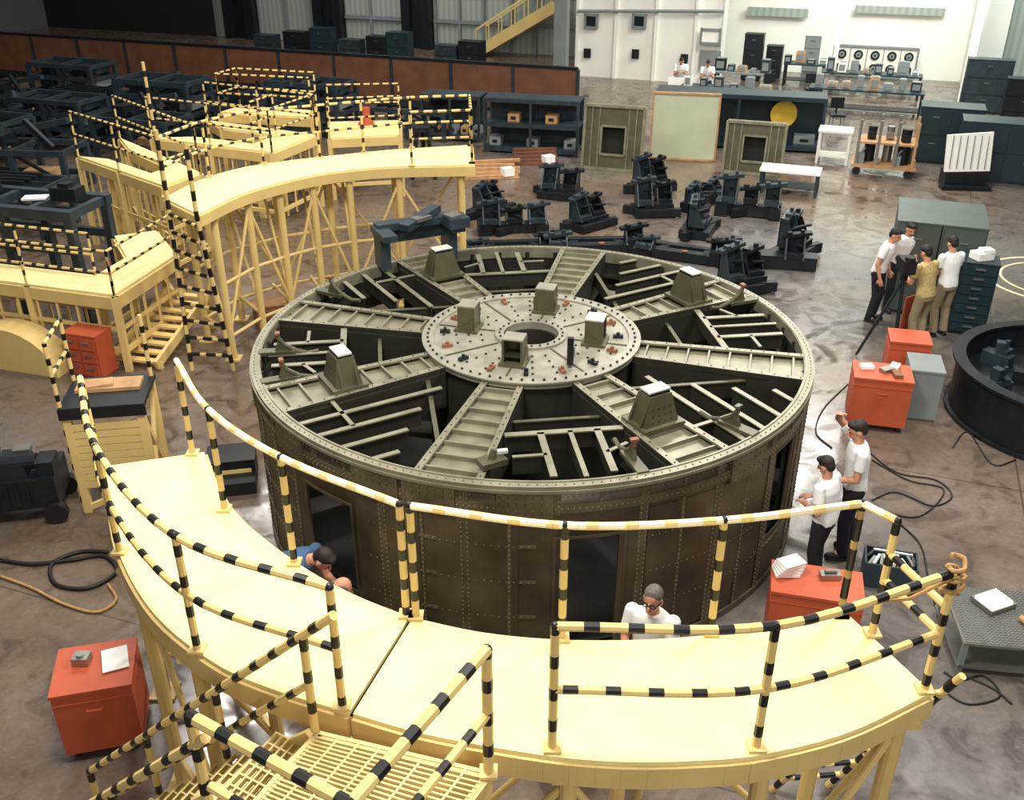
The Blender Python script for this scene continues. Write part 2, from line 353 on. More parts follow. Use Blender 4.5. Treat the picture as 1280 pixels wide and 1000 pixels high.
# ---------------------------------------------------------------- the drum
HD=2.1; RR=3.27
D=T('rocket_stage_ring','large olive drab riveted cylindrical structure with radial beams and central hub','aerospace structure')
def drum():
    holes=[(-81,5.8,.2,1.5),(-130,6,.45,1.5),(-36,5,.7,1.75),(62,6,.5,1.5),(130,6,.5,1.5)]
    zl=[0,.2,.45,.5,.7,1.5,1.75,2.06]; N=180; b=MB(); vs=[];fs=[]
    for i in range(N):
        a=2*math.pi*i/N
        for z in zl: vs.append((RR*math.cos(a),RR*math.sin(a),z))
    K=len(zl)
    for i in range(N):
        am=(i+.5)*360/N
        for k in range(K-1):
            zm=(zl[k]+zl[k+1])/2
            if any(abs((am-h[0]+180)%360-180)<h[1] and h[2]<zm<h[3] for h in holes): continue
            j=(i+1)%N; fs.append((i*K+k,j*K+k,j*K+k+1,i*K+k+1))
    b.add(vs,fs)
    o=b.build('outer_shell','wall',D,smooth=True); m=o.modifiers.new('s','SOLIDIFY'); m.thickness=.03; m.offset=-1
    b=MB(); rv=MB()
    for i in range(48):
        ang=i*7.5+3
        if any(abs((ang-h[0]+180)%360-180)<h[1]+1 for h in holes): z0=1.78
        else: z0=.02
        a=math.radians(ang); hw=.014 if i%2==0 else .005
        b.ring(RR,RR+.01,z0,2.04,3,a-hw,a+hw)
        for k in range(int((2.0-z0)/.055)):
            for s in((-.009,.009) if i%2==0 else (0,)):
                q=a+s; rv.box(((RR+.012)*math.cos(q),(RR+.012)*math.sin(q),z0+.04+k*.055),(.01,.011,.011),q)
    b.ring(RR,RR+.012,1.80,1.9,120); b.ring(RR,RR+.02,0,.09,120)
    for z in(.55,.98,1.4):
        for i in range(72):
            ang=i*5+2.5
            if any(abs((ang-h[0]+180)%360-180)<h[1]+3 and h[2]-.1<z<h[3]+.1 for h in holes): continue
            b.ring(RR,RR+.006,z,z+.035,2,math.radians(i*5),math.radians(i*5+5))
            for q in range(4):
                a=math.radians(i*5+1.25*q); rv.box(((RR+.008)*math.cos(a),(RR+.008)*math.sin(a),z+.017),(.009,.01,.01),a)
    for i in range(360):
        a=math.radians(i)
        rv.box(((RR+.014)*math.cos(a),(RR+.014)*math.sin(a),1.85),(.01,.012,.012),a)
        rv.box(((RR+.01)*math.cos(a),(RR+.01)*math.sin(a),1.98),(.01,.012,.012),a)
    b.build('seam_straps','wall2',D,smooth=False); rv.build('rivets','rivet',D,kind='stuff')
    for h in holes:
        b=MB(); a0=math.radians(h[0]-h[1]); a1=math.radians(h[0]+h[1])
        b.ring(RR-.03,RR+.008,h[3],h[3]+.03,10,a0-.01,a1+.01); b.ring(RR-.03,RR+.008,h[2]-.03,h[2],10,a0-.01,a1+.01)
        b.ring(RR-.03,RR+.008,h[2],h[3],1,a0-.01,a0); b.ring(RR-.03,RR+.008,h[2],h[3],1,a1,a1+.01)
        b.build('opening_frame','wall',D)
    for a,w,z0,z1 in((-62,9,.15,1.75),(-100,7,.1,1.75),(-115,5,.3,1.7),(-50,6,.4,1.75)):
        b=MB(); b.ring(RR,RR+.008,z0,z1,8,math.radians(a-w),math.radians(a+w)); b.build('skin_panel','wall',D)
    for a in(-92,-50,-5,-108,-118,-140,-165):
        b=MB(); r0=math.radians(a); b.ring(RR,RR+.03,1.74,2.04,6,r0-.08,r0+.08)
        for i in range(7):
            for z in(1.77,1.84,1.94,2.01):
                q=r0-.07+.14*i/6; b.box(((RR+.033)*math.cos(q),(RR+.033)*math.sin(q),z),(.012,.014,.014),q,1)
        b.build('splice_plate',['wall2','oliv2'],D)
    b=MB()
    for i in range(48):
        a=2*math.pi*i/48; am=math.degrees(a)
        if any(abs((am-h[0]+180)%360-180)<h[1] for h in holes): continue
        p=Vector((math.cos(a),math.sin(a),0))
        b.cyl(p*3.18+Vector((0,0,.02)),p*3.18+Vector((0,0,2.04)),.03,None,4)
    b.ring(3.08,3.22,1.75,1.78,72)
    b.build('inner_frames','web',D)
    b=MB(); b.ring(1.25,3.22,.02,.05,72); b.build('bay_shade_disc','inner',D)  # near-black disc added at the bottom so the open bays look shaded
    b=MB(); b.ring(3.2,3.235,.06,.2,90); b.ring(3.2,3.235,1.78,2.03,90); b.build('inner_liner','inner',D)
    b=MB(); b.ring(3.18,RR+.02,2.06,2.10,144); b.ring(3.18,3.205,1.95,2.06,144)
    b.ring(RR-.02,RR+.035,2.03,2.06,144); b.ring(3.19,3.21,2.10,2.11,144)
    b.build('top_ring','oliv',D)
    b=MB()
    for i in range(240):
        a=2*math.pi*i/240
        b.box((3.25*math.cos(a),3.25*math.sin(a),2.103),(.011,.011,.01),a)
    b.build('ring_bolts','wall2',D,kind='stuff')
    b=MB(); b.ring(.33,1.29,2.06,2.12,72); b.ring(1.17,1.31,2.12,2.14,72); b.ring(.33,.43,2.12,2.15,48); b.build('hub_plate','hub',D)
    b=MB(); b.ring(1.18,1.24,.06,2.06,64); b.build('hub_barrel','web',D); b=MB(); b.ring(.3,.34,.06,2.06,32); b.build('hub_tube','web',D)
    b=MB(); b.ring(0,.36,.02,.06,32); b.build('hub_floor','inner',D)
    b=MB()
    for i in range(64):
        a=2*math.pi*i/64; b.cyl((1.24*math.cos(a),1.24*math.sin(a),2.13),(1.24*math.cos(a),1.24*math.sin(a),2.16),.014,None,6)
    for i in range(24):
        a=2*math.pi*i/24; b.cyl((.38*math.cos(a),.38*math.sin(a),2.14),(.38*math.cos(a),.38*math.sin(a),2.165),.013,None,6)
    for i in range(8):
        for s in(-.13,.13):
            for r in(.6,.75,.9,1.05):
                a=math.radians(-82.5+45*i)+s; b.cyl((r*math.cos(a),r*math.sin(a),2.11),(r*math.cos(a),r*math.sin(a),2.135),.014,None,6)
    b.build('hub_bolts','dark',D,kind='stuff')
    b=MB()
    for i in range(8):
        a=math.radians(-105+45*i); p=Vector((math.cos(a),math.sin(a),0)); b.beam(p*.45+Vector((0,0,2.125)),p*1.16+Vector((0,0,2.125)),.02,.012)
    b.build('hub_seams','oliv2',D,kind='stuff')
    for i in range(16):
        a=math.radians(-105+22.5*i+11); r=1.04
        b=MB(); b.box((r*math.cos(a),r*math.sin(a),2.14),(.12,.05,.04),a); b.cyl((r*math.cos(a),r*math.sin(a),2.14),(r*math.cos(a),r*math.sin(a),2.19),.02,.02,8)
        b.build('clip','rust' if i%2 else 'dark',D)
    for i in range(4):
        a=math.radians(-105+90*i); c=Vector((.78*math.cos(a),.78*math.sin(a),2.12))
        e=bpy.data.objects.new('hub_fitting',None); sc.collection.objects.link(e); e.parent=D; e.location=c; e.rotation_euler[2]=a+math.pi/2; e.scale=(.9,.9,.9)
        b=MB(); b.box((0,0,.02),(.34,.32,.04)); b.box((-.12,0,.19),(.03,.24,.32)); b.box((.12,0,.19),(.03,.24,.32)); b.box((0,.1,.19),(.24,.03,.32)); b.box((0,0,.13),(.22,.2,.03),0,1)
        for sx in(-1,1): b.prism([(sx*.135,-.1,.04),(sx*.135,.1,.04),(sx*.135,.1,.2)],(sx*.02,0,0)); 
        b.build('fitting_body',['oliv2','web'],e)
        b=MB(); b.box((0,0,.36),(.26,.24,.02)); b.build('fitting_cap','cap' if i==1 else 'hub',e)
    for k in range(8):
        A=math.radians(-105+45*k); u=Vector((math.cos(A),math.sin(A),0)); w=Vector((-u.y,u.x,0)); Z=Vector((0,0,1))
        P=lambda s,l,z: u*s+w*l+Z*z
        b=MB(); r0,r1=1.27,3.19; w0,w1=.235,.34; zb=1.6
        box6=[(0,1,2,3),(4,5,6,7),(0,1,5,4),(3,2,6,7),(0,3,7,4),(1,2,6,5)]
        for s in(-1,1):
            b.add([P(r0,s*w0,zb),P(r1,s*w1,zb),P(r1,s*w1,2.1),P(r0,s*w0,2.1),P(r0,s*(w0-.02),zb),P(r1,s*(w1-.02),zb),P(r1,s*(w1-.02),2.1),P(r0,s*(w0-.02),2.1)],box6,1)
            b.add([P(r0,s*w0,2.08),P(r1,s*w1,2.08),P(r1,s*w1,2.105),P(r0,s*w0,2.105),P(r0,s*(w0-.07),2.08),P(r1,s*(w1-.07),2.08),P(r1,s*(w1-.07),2.105),P(r0,s*(w0-.07),2.105)],box6)
            for i in range(14):
                q=r0+.05+(r1-r0-.1)*i/13; wl=w0-.035+(w1-w0)*(q-r0)/(r1-r0); b.box(P(q,s*wl,2.108),(.012,.012,.01),A,1)
        b.add([P(r0,-w0,2.04),P(r1,-w1,2.04),P(r1,w1,2.04),P(r0,w0,2.04),P(r0,-w0,2.02),P(r1,-w1,2.02),P(r1,w1,2.02),P(r0,w0,2.02)],[(0,1,2,3),(7,6,5,4),(0,1,5,4),(2,3,7,6)])
        o=b.build('radial_beam',['oliv','web'],D)
        b=MB(); n=8
        for i in range(n):
            q=r0+.12+(r1-r0-.25)*i/(n-1); wl=w0+(w1-w0)*(q-r0)/(r1-r0)
            b.beam(P(q,-wl+.03,2.06),P(q,wl-.03,2.06),.022,.06)
        b.build('cross_ribs','oliv',o)
        A2=A+math.radians(45); u2=Vector((math.cos(A2),math.sin(A2),0)); w2=Vector((-u2.y,u2.x,0))
        am=A+math.radians(22.5); um=Vector((math.cos(am),math.sin(am),0))
        def sb(p,q,wd=.06,zt=2.07,m='oliv'):
            b=MB(); p=Vector((p.x,p.y,0)); q=Vector((q.x,q.y,0))
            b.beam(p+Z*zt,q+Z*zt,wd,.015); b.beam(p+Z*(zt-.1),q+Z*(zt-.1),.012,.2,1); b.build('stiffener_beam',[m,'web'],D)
        if k in(0,2,4,6):
            p=u*2.3+w*.3; q=u2*2.3-w2*.3; sb(p,q,.075)
            for f in(.3,.55,.78):
                m=p.lerp(q,f); e=m+um*(.87-abs(f-.5)*.25); sb(m,e,.07 if f!=.55 else .05)
            sb(u*1.85+w*.27,u2*1.85-w2*.27,.045,1.97,'oliv2')
            sb(p.lerp(q,.02)+um*.42,p.lerp(q,.3)+um*.42,.04)
            sb(p.lerp(q,.78)+um*.45,p.lerp(q,.98)+um*.3,.04)
        else:
            for off_,s0 in((.6,1.5),(.92,1.9),(1.25,2.2),(1.6,2.45)):
                s1=math.sqrt(max(.1,3.17**2-off_**2)); sb(u*s0+w*off_,u*s1+w*off_,.06)
            sb(u*1.5+w*.25,u2*2.55-w2*.31,.05,2.0,'oliv2')
            sb(u*2.65+w*.31,u*2.65+w*.92,.045)
        b=MB(); b.beam(u*1.24+Z*.6,u*3.2+Z*.6,.3,.08); b.build('lower_beam','web',D)
    for k in (1,3,5,7):
        hh=.31; A=math.radians(-105+45*k); c=Vector((math.cos(A),math.sin(A),0))*2.4
        e=bpy.data.objects.new('support_tower',None); sc.collection.objects.link(e); e.parent=D; e.location=(c.x,c.y,2.10); e.rotation_euler[2]=A+math.pi/2
        b=MB(); b.box((0,0,.02),(.5,.4,.04)); b.box((0,0,.04+hh/2),(.4,.3,hh),0,0,.66)
        for s in(-1,1):
            for y in(-.1,.08): b.prism([(s*.24,y,.04),(s*.19,y,.04),(s*.14,y,hh)],(0,.02,0))
        for x in(-.12,-.04,.04,.12):
            for z in(.08,.15,.22): b.box((x*(1-z*.6),-.15+z*.13,z),(.014,.014,.014),0,1)
        b.build('tower_body',['oliv2','web'],e)
        b=MB(); b.box((0,0,hh+.075),(.26,.16,.02)); b.box((0,0,hh+.05),(.24,.17,.04),0,1); b.build('tower_cap',['cap','dark'],e)
    for ang in(-72,-47,-158,-172,22,152):
        A=math.radians(ang); c=Vector((math.cos(A),math.sin(A),0))*2.92
        e=bpy.data.objects.new('rim_clamp',None); sc.collection.objects.link(e); e.parent=D; e.location=(c.x,c.y,2.08); e.rotation_euler[2]=A
        b=MB(); b.box((0.08,0,.02),(.42,.12,.04)); b.tube([(-.4,0,.0),(-.28,0,-.02),(-.12,0,.03),(0,0,.12),(.05,0,.2)],.028); b.prism([(-.1,-.02,.03),(.1,-.02,.03),(.05,-.02,.17)],(0,.04,0)); b.build('clamp_body','oliv2',e)
        b=MB(); b.cyl((.05,0,.18),(.05,0,.24),.025,None,10); b.box((.05,0,.25),(.05,.08,.025)); b.build('clamp_knob','oliv2' if ang%2 else 'rust',e)
drum()
p=Vector((math.cos(math.radians(121)),math.sin(math.radians(121)),0))*3.0
t=T('tooling_jig','dark blue-grey angular tooling frame resting on the drum rim','tooling',(p.x,p.y,2.12),math.radians(25))
b=MB()
for s in(-.55,.45): b.box((s,0,.25),(.14,.3,.5)); b.box((s,-.1,.52),(.2,.6,.08))
b.beam((-.6,.1,.55),(.6,.1,.55),.2,.1); b.beam((-.3,-.25,.6),(.35,.2,.68),.16,.1); b.box((.45,-.3,.62),(.3,.3,.14)); b.box((0,.1,.4),(.9,.04,.2))
b.build('jig_body','blue',t)
b=MB(); b.box((0,-.1,.66),(.28,.16,.05),.4); b.box((.4,-.3,.71),(.2,.2,.03),.3); b.build('clamp_plates','metl',t)
b=MB(); b.beam((0,0,.02),(.05,.4,.02),.06,.04); b.beam((0,0,.02),(.0,.0,.34),.07,.05); b.build('hand_tool','dark',None,loc=(.42,-.88,2.15),label='dark upright hand tool on the hub plate',category='tool')
b=MB(); b.box((0,0,.04),(.26,.16,.06),.5); b.cyl((.0,0,.05),(.02,.02,.16),.04,.03,8); b.box((.1,.05,.12),(.1,.05,.03),.2,1)
b.build('hand_tool',['oliv2','cap'],None,loc=(-.42,-2.92,2.11),label='small metal tool lying on the drum rim',category='tool')
# ---------------------------------------------------------------- platforms
ZD=2.6
def post(root,off,p,h=.9,r=.026,name='railing_post',ph=0):
    b=MB(); p=Vector((p[0],p[1],ZD)) if len(p)<3 or p[2]==0 else Vector(p)
    b.box((p.x,p.y,p.z+.01),(.1,.1,.02),0,0); b.stripe([p,p+Vector((0,0,h))],r,ph=ph); b.ell(p+Vector((0,0,h)),r*1.1,1,None,8,6)
    b.build(name,['yel','blk'],root,off)
def platform(name,label,inn,out,legs_i,legs_o,n=26,z=ZD,lr=.055,xb=True):
    I=crom(inn,n); O=crom(out,n)
    c=(I[n//2]+O[n//2])/2; off=Vector((c.x,c.y,0))
    t=T(name,label,'work platform',off)
    b=MB(); b.strip(I,O,z-.03,z); b.build('deck','deck',t,off)
    b=MB()
    for E in(I,O):
        for a,q in zip(E,E[1:]): b.beam((a.x,a.y,z-.11),(q.x,q.y,z-.11),.05,.16)
    for i in range(0,n,3): b.beam((I[i].x,I[i].y,z-.1),(O[i].x,O[i].y,z-.1),.07,.12)
    for i in(0,n-1): b.beam((I[i].x,I[i].y,z-.11),(O[i].x,O[i].y,z-.11),.05,.16)
    b.build('deck_frame','yel',t,off)
    for E,fr in((I,legs_i),(O,legs_o)):
        prev=None
        for li,f in enumerate(fr):
            p=E[min(n-1,int(round(f*(n-1))))]; o=(I if E is O else O)[min(n-1,int(round(f*(n-1))))]
            q=p.lerp(o,.1); q.z=0
            b=MB(); b.cyl((q.x,q.y,.03),(q.x,q.y,z-.2),lr,None,12); b.box((q.x,q.y,.015),(.24,.24,.03)); b.box((q.x,q.y,z-.2),(.2,.2,.03)); b.build('leg','yel',t,off)
            if prev is not None:
                for zz in((.4,) if xb else (.4,1.3)):
                    b=MB(); b.cyl((prev.x,prev.y,zz),(q.x,q.y,zz),.028); b.build('brace','yel',t,off)
                b=MB()
                if li%2: b.cyl((prev.x,prev.y,.45),(q.x,q.y,z-.3),.026)
                else: b.cyl((prev.x,prev.y,z-.3),(q.x,q.y,.45),.026)
                b.build('brace','yel',t,off)
            prev=q
    for f in legs_i:
        i=min(n-1,int(round(f*(n-1)))); p=I[i].lerp(O[i],.1); q=I[i].lerp(O[i],.9)
        b=MB(); b.cyl((p.x,p.y,.45),(q.x,q.y,.45),.03); b.build('brace','yel',t,off)
        b=MB(); b.cyl((p.x,p.y,.5),(q.x,q.y,z-.3),.026); b.build('brace','yel',t,off)
    return t,off,I,O
innP=[(255,565),(270,605),(300,648),(370,703),(440,742),(512,771)]
innQ=[(516,772),(600,790),(690,799),(790,800),(885,794),(980,783),(1060,768)]
outP=[(130,583),(138,640),(152,700),(195,770),(270,830),(345,863),(436,891)]
outQ=[(441,892),(520,915),(610,933),(710,948),(800,953),(890,950),(950,944),(1060,916),(1165,866)]
A=lambda L,z=ZD:[at(x,y,z) for x,y in L]
t1,o1,I1,O1=platform('curved_work_platform','pale yellow curved steel work platform wrapping the drum, with striped rails',A(innP),A(outP),(0.02,.5,.97),(0.02,.33,.66,.97))
t2,o2,I2,O2=platform('curved_work_platform','pale yellow curved work platform section with rope-tied striped end rail',A(innQ),A(outQ),(0.03,.5,.97),(0.03,.35,.68,.98))
up=lambda p,h: Vector((p.x,p.y,ZD+h))
def rails(t,off,posts,pale=False,mid=True,h=.9,r=.026,top=True,posts_on=True):
    P=[at(x,y,ZD) for x,y in posts]
    if posts_on:
        for i,p in enumerate(P): post(t,off,p,h,r,ph=.05*i)
    C=crom(P,max(6,len(P)*5)) if len(P)>2 else P
    tp=[up(p,h) for p in C]
    if top:
        b=MB()
        if pale: b.stripe(tp,.025,.16,.08); b.build('top_rail',['pale','yel'],t,off,smooth=False)
        else: b.stripe(tp,r); b.build('top_rail',['yel','blk'],t,off)
    if mid:
        b=MB(); b.stripe([up(p,h*.5) for p in C],r*.92,ph=.1); b.build('mid_rail',['yel','blk'],t,off)
rails(t1,o1,[(241,567),(281,637),(368,704),(508,769)],True,False)
rails(t2,o2,[(520,771),(702,798),(888,791),(1050,768)],True,False)
rails(t1,o1,[(128,592),(150,690),(247,812),(428,882)])
rails(t2,o2,[(690,935),(945,934),(1155,862)])
rails(t2,o2,[(1050,768),(1090,792)],True,False)
rails(t2,o2,[(1090,792),(1155,862)],False,True,top=False,posts_on=False)
rails(t2,o2,[(1090,792),(1155,862)],False,True,h=1.3,top=False,posts_on=False)
b=MB(); c=up(at(1155,862,ZD),.8)
pts=[c+Vector((.05*math.cos(a*1.0)*(1+.3*math.sin(a*2.3)),.05*math.sin(a),-.06+.012*a)) for a in [k*.5 for k in range(44)]]
b.tube(pts,.014,6); b.tube([c+Vector((.05,0,.1)),c+Vector((-.25,-.05,-.05)),c+Vector((-.5,-.03,-.1)),c+Vector((-.1,.02,-.02))],.012,6)
b.build('rope','rope',None,off=c,loc=c,label='coil of brown rope knotted round a striped rail post',category='rope')
def landing():
    P1,P2,P3,P4=Vector((-1.36,-6.64,0)),Vector((-.36,-6.93,0)),Vector((-.92,-7.88,0)),Vector((-1.75,-7.38,0)); off=Vector((-1.3,-7.2,0))
    t=T('access_stair','yellow grated landing and open stair with striped handrails','stairs',off)
    b=MB(); Z=Vector((0,0,ZD-.02)); n=30
    for i in range(n+1):
        f=i/n; b.beam(P1.lerp(P4,f)+Z,P2.lerp(P3,f)+Z,.012,.035)
    for i in range(9):
        f=i/8; b.beam(P1.lerp(P2,f)+Z,P4.lerp(P3,f)+Z,.014,.03)
    b.build('landing_grate','grate',t,off)
    b=MB()
    for a,c in((P1,P2),(P2,P3),(P3,P4),(P4,P1)): b.beam(a+Z-Vector((0,0,.06)),c+Z-Vector((0,0,.06)),.05,.14)
    b.build('landing_frame','yel',t,off)
    for p in(P3,P4):
        b=MB(); b.cyl((p.x,p.y,0),(p.x,p.y,ZD-.1),.05); b.build('leg','yel',t,off)
    H=Vector((0,0,.9)); G=Vector((0,0,ZD))
    for p in(P2,P3,P4): post(t,off,(p.x,p.y,ZD),.9,.029)
    b=MB(); b.stripe([P2+G+H,P3+G+H,P4+G+H],.033); b.build('top_rail',['yel','blk'],t,off)
    b=MB(); b.stripe([P2+G+H/2,P3+G+H/2,P4+G+H/2],.026); b.build('mid_rail',['yel','blk'],t,off)
    d=Vector((-.175,.097,-.2)); a0=Vector((P1.x-.02,P1.y+.02,ZD)); b0=Vector((P4.x,P4.y,ZD))
    H=Vector((0,0,.72))
    for s in(a0,b0):
        b=MB(); b.beam(s+Vector((0,0,-.1)),s+d*12.9+Vector((0,0,-.0)),.04,.18); b.build('stringer','yel',t,off)
        b=MB(); b.stripe([s+H-d*.4 if s is b0 else s+H-d*1.2,s+d*12+H],.028); b.build('top_rail',['yel','blk'],t,off)
        b=MB(); b.stripe([s+H/2,s+d*12+H/2],.024); b.build('mid_rail',['yel','blk'],t,off)
        for k in (0,4,8,12):
            if k==0 and s is b0: continue
            b=MB(); q=s+d*k; b.stripe([q,q+H],.026); b.build('railing_post',['yel','blk'],t,off)
    for i in range(1,13):
        b=MB(); p=a0+d*i; q=b0+d*i; dn=Vector((d.x,d.y,0)).normalized()
        for j in range(6): b.beam(p+dn*(-.13+.05*j),q+dn*(-.13+.05*j),.012,.035)
        for j in range(11): 
            m=p.lerp(q,j/10); b.beam(m-dn*.13,m+dn*.13,.012,.03)
        b.build('tread','grate',t,off)
landing()
t=T('access_ladder','black and yellow striped inclined ladder beneath the platform end','ladder',at(1060,960,.9)*1.0)
base=t.location.copy(); base.z=0; t.location=base
a_=Vector((-.35,.55,0)); c_=Vector((.15,-.1,1.9))
for s in(0,.5):
    b=MB(); b.stripe([a_+Vector((s,0.1*s,0.0)),c_+Vector((s,0.1*s,0))],.03,.1,.12); b.build('ladder_rail',['yel','blk'],t)
for i in range(1,8):
    f=i/8; q=a_.lerp(c_,f); b=MB(); b.stripe([q,q+Vector((.5,.05,0))],.022,.08,.14); b.build('ladder_rung',['yel','blk'],t)
inR=[(248,268),(300,243),(350,228),(400,217),(450,211),(490,208),(592,206)]
ouR=[(205,247),(250,225),(300,210),(350,202),(400,196),(490,187),(590,181)]
t3,o3,I3,O3=platform('curved_work_platform','tall yellow curved work platform with ladder standing behind the drum',A(inR),A(ouR),(0.1,.24,.36,.48,.6,.75,.98),(0.1,.25,.4,.55,.75,.98),lr=.06,xb=False)
rails(t3,o3,[(207,246),(262,221),(330,205),(400,197),(455,191),(515,185),(588,182)],r=.022)
rails(t3,o3,[(588,182),(590,204)],False,True,r=.022)
rails(t3,o3,[(515,207),(590,204)],False,True,r=.022)
def ladder():
    pa,pb=at(210,254,ZD),at(246,271,ZD); ca,cb=at(240,463,0),at(292,463,0)
    for a,c in((pa,ca),(pb,cb)):
        b=MB(); b.stripe([c,a,a+Vector((0,0,1.1))],.034,.15,.15); b.build('ladder_rail',['yel','blk'],t3,o3)
    for i in range(1,10):
        f=i/9.6; b=MB(); b.stripe([ca.lerp(pa,f),cb.lerp(pb,f)],.03,.1,.16,ph=.08); b.build('ladder_rung',['yel','blk'],t3,o3)
ladder()
b=MB(); p=at(207,246,ZD); b.stripe([p,p+Vector((0,0,2.0))],.024); b.build('railing_post',['yel','blk'],t3,o3)
def rectplat(label,poly,z,rail=(),hr=.9,name='work_platform',slat=False,legstep=1.4):
    poly=[Vector((p[0],p[1],0)) for p in poly]; c=sum(poly,Vector())/len(poly)
    t=T(name,label,'work platform',c)
    b=MB(); b.prism([p+Vector((0,0,z-.04)) for p in poly],(0,0,.04)); b.build('deck','deck',t,c)
    b=MB(); n=len(poly)
    for i in range(n):
        a,q=poly[i],poly[(i+1)%n]; b.beam(a+Vector((0,0,z-.14)),q+Vector((0,0,z-.14)),.08,.2)
        b.beam(a+Vector((0,0,.35)),q+Vector((0,0,.35)),.06,.08)
        if slat and i in rail:
            b.beam(a+Vector((0,0,z*.55)),q+Vector((0,0,z*.55)),.04,.06)
            m=int((q-a).length/.35)
            for k in range(1,m): r_=a.lerp(q,k/m); b.box((r_.x,r_.y,z*.5),(.035,.035,z-.35))
    b.build('deck_frame','yel',t,c)
    for i in range(n):
        a,q=poly[i],poly[(i+1)%n]; m=max(1,int((q-a).length/legstep))
        for k in range(m):
            p=a.lerp(q,k/m); b=MB(); b.box((p.x,p.y,z/2-.02),(.1,.1,z-.04)); b.build('leg','yel',t,c)
            if i in rail:
                b=MB(); b.stripe([p+Vector((0,0,z)),p+Vector((0,0,z+hr))],.022,n=6); b.build('railing_post',['yel','blk'],t,c)
        if i in rail:
            b=MB(); b.stripe([q+Vector((0,0,z)),q+Vector((0,0,z+hr))],.022,n=6); b.build('railing_post',['yel','blk'],t,c)
            for h,nm in((hr,'top_rail'),(hr/2,'mid_rail')):
                b=MB(); b.stripe([a+Vector((0,0,z+h)),q+Vector((0,0,z+h))],.021,n=6); b.build(nm,['yel','blk'],t,c)
    return t
rectplat('low open yellow work platform framing a dark steel machine frame',[(-11,4.7),(-6.35,3.3),(-5.95,5.1),(-6.7,6.4),(-7.35,6.1),(-6.75,5.0),(-6.95,4.15),(-11,5.35)],1.3,(0,1,6),.7,slat=True)
def hollow(poly,f):
    c=sum(poly,Vector())/len(poly); return poly+[poly[0].lerp(poly[0],1)]
def ushape(L,z,f=.45):
    P=[at(x,y,z) for x,y in L]; c=(P[0]+P[1]+P[2]+P[3])/4
    Q=[p.lerp(c,f) for p in P]
    m=P[3].lerp(P[0],.5)
    return [P[0],P[1],P[2],P[3],Q[3],Q[2],Q[1],Q[0]]
rectplat('yellow platform with black and yellow striped guard rails',ushape([(98,195),(205,232),(250,215),(150,172)],1.9,.5),1.9,(0,1,2),slat=True)
rectplat('yellow platform with black and yellow striped guard rails',ushape([(190,172),(340,190),(395,168),(260,150)],1.7,.5),1.7,(0,1,2,5),slat=True)
rectplat('long low yellow platform with striped rails and equipment',[at(412,172,1.5),at(500,168,1.5),at(500,150,1.5),at(412,152,1.5)],1.5,(0,2))
rectplat('narrow yellow platform with striped rails among dark racks',[at(275,140,1.9),at(390,146,1.9),at(396,138,1.9),at(300,132,1.9)],1.9,(0,2,3))
b=MB(); pts=[]
for i in range(15):
    a=math.pi*i/14; pts.append((-.3+.95*math.cos(a),0,.72*math.sin(a)))
b.prism(pts[::-1],(0,.45,0)); b.build('curved_cover','yel',None,loc=at(30,466),rz=-.29,label='yellow rounded sheet metal cover standing on the floor',category='cover')
b=MB()
for i in range(9): b.box((0,.2*i-.8,.02+.06*i+.1),(.8,.13,.04))
for s in(-.4,.4): b.beam((s,-.9,.1),(s,.9,.62),.06,.16); b.box((s,.85,.28),(.08,.08,.56)); b.box((s,-.8,.06),(.08,.08,.12))
b.build('slatted_ramp','yel',None,loc=at(200,432)+Vector((.1,0,0)),rz=-.25,label='yellow slatted ramp beside a platform',category='ramp')
def stand():
    c=(at(95,500,1.35)+at(180,500,1.35))/2; c.z=0
    t=T('wooden_stand','tall yellow trestle stand with dark top and striped posts','stand',c,.15)
    W,Dp,Hh=.85,.7,1.45
    b=MB(); b.box((0,0,Hh),(W+.12,Dp+.12,.06)); b.box((0,-Dp/2-.05,Hh-.05),(W+.14,.04,.14),0,0); b.build('top_board','dark',t)
    b=MB(); b.box((0,.12,Hh+.05),(.75,.3,.05)); b.box((-.1,.1,Hh+.09),(.3,.2,.03),.2); b.build('top_tray','wood',t)
    for sx in(-1,1):
        for sy in(-1,1):
            b=MB(); b.box((sx*W/2,sy*Dp/2,Hh/2-.015),(.09,.09,Hh-.03)); b.build('leg','yel',t)
    b=MB(); 
    for i in range(9): b.box((0,-Dp/2-.03,.4+.1*i),(W,.02,.085))
    b.build('side_slats','yel',t)
    for a_,c_ in(((-W/2,-Dp/2,.05),(W/2,-Dp/2,.38)),((W/2,-Dp/2,.1),(W/2,Dp/2,1.3)),((W/2,Dp/2,.1),(W/2,-Dp/2,1.3))):
        b=MB(); b.beam(a_,c_,.05,.07); b.build('brace','yel',t)
    for x,y in((-W/2-.05,-Dp/2),(-W/2-.05,Dp/2),(W/2+.02,Dp/2)):
        b=MB(); b.stripe([(x,y,.0 if x<0 else Hh),(x,y,Hh+.85)],.026); b.build('striped_post',['yel','blk'],t)
    for z in(.85,.45):
        b=MB(); b.stripe([(-W/2-.05,-Dp/2,Hh+z),(-W/2-.05,Dp/2,Hh+z)],.024); b.build('striped_rail',['yel','blk'],t)
stand()
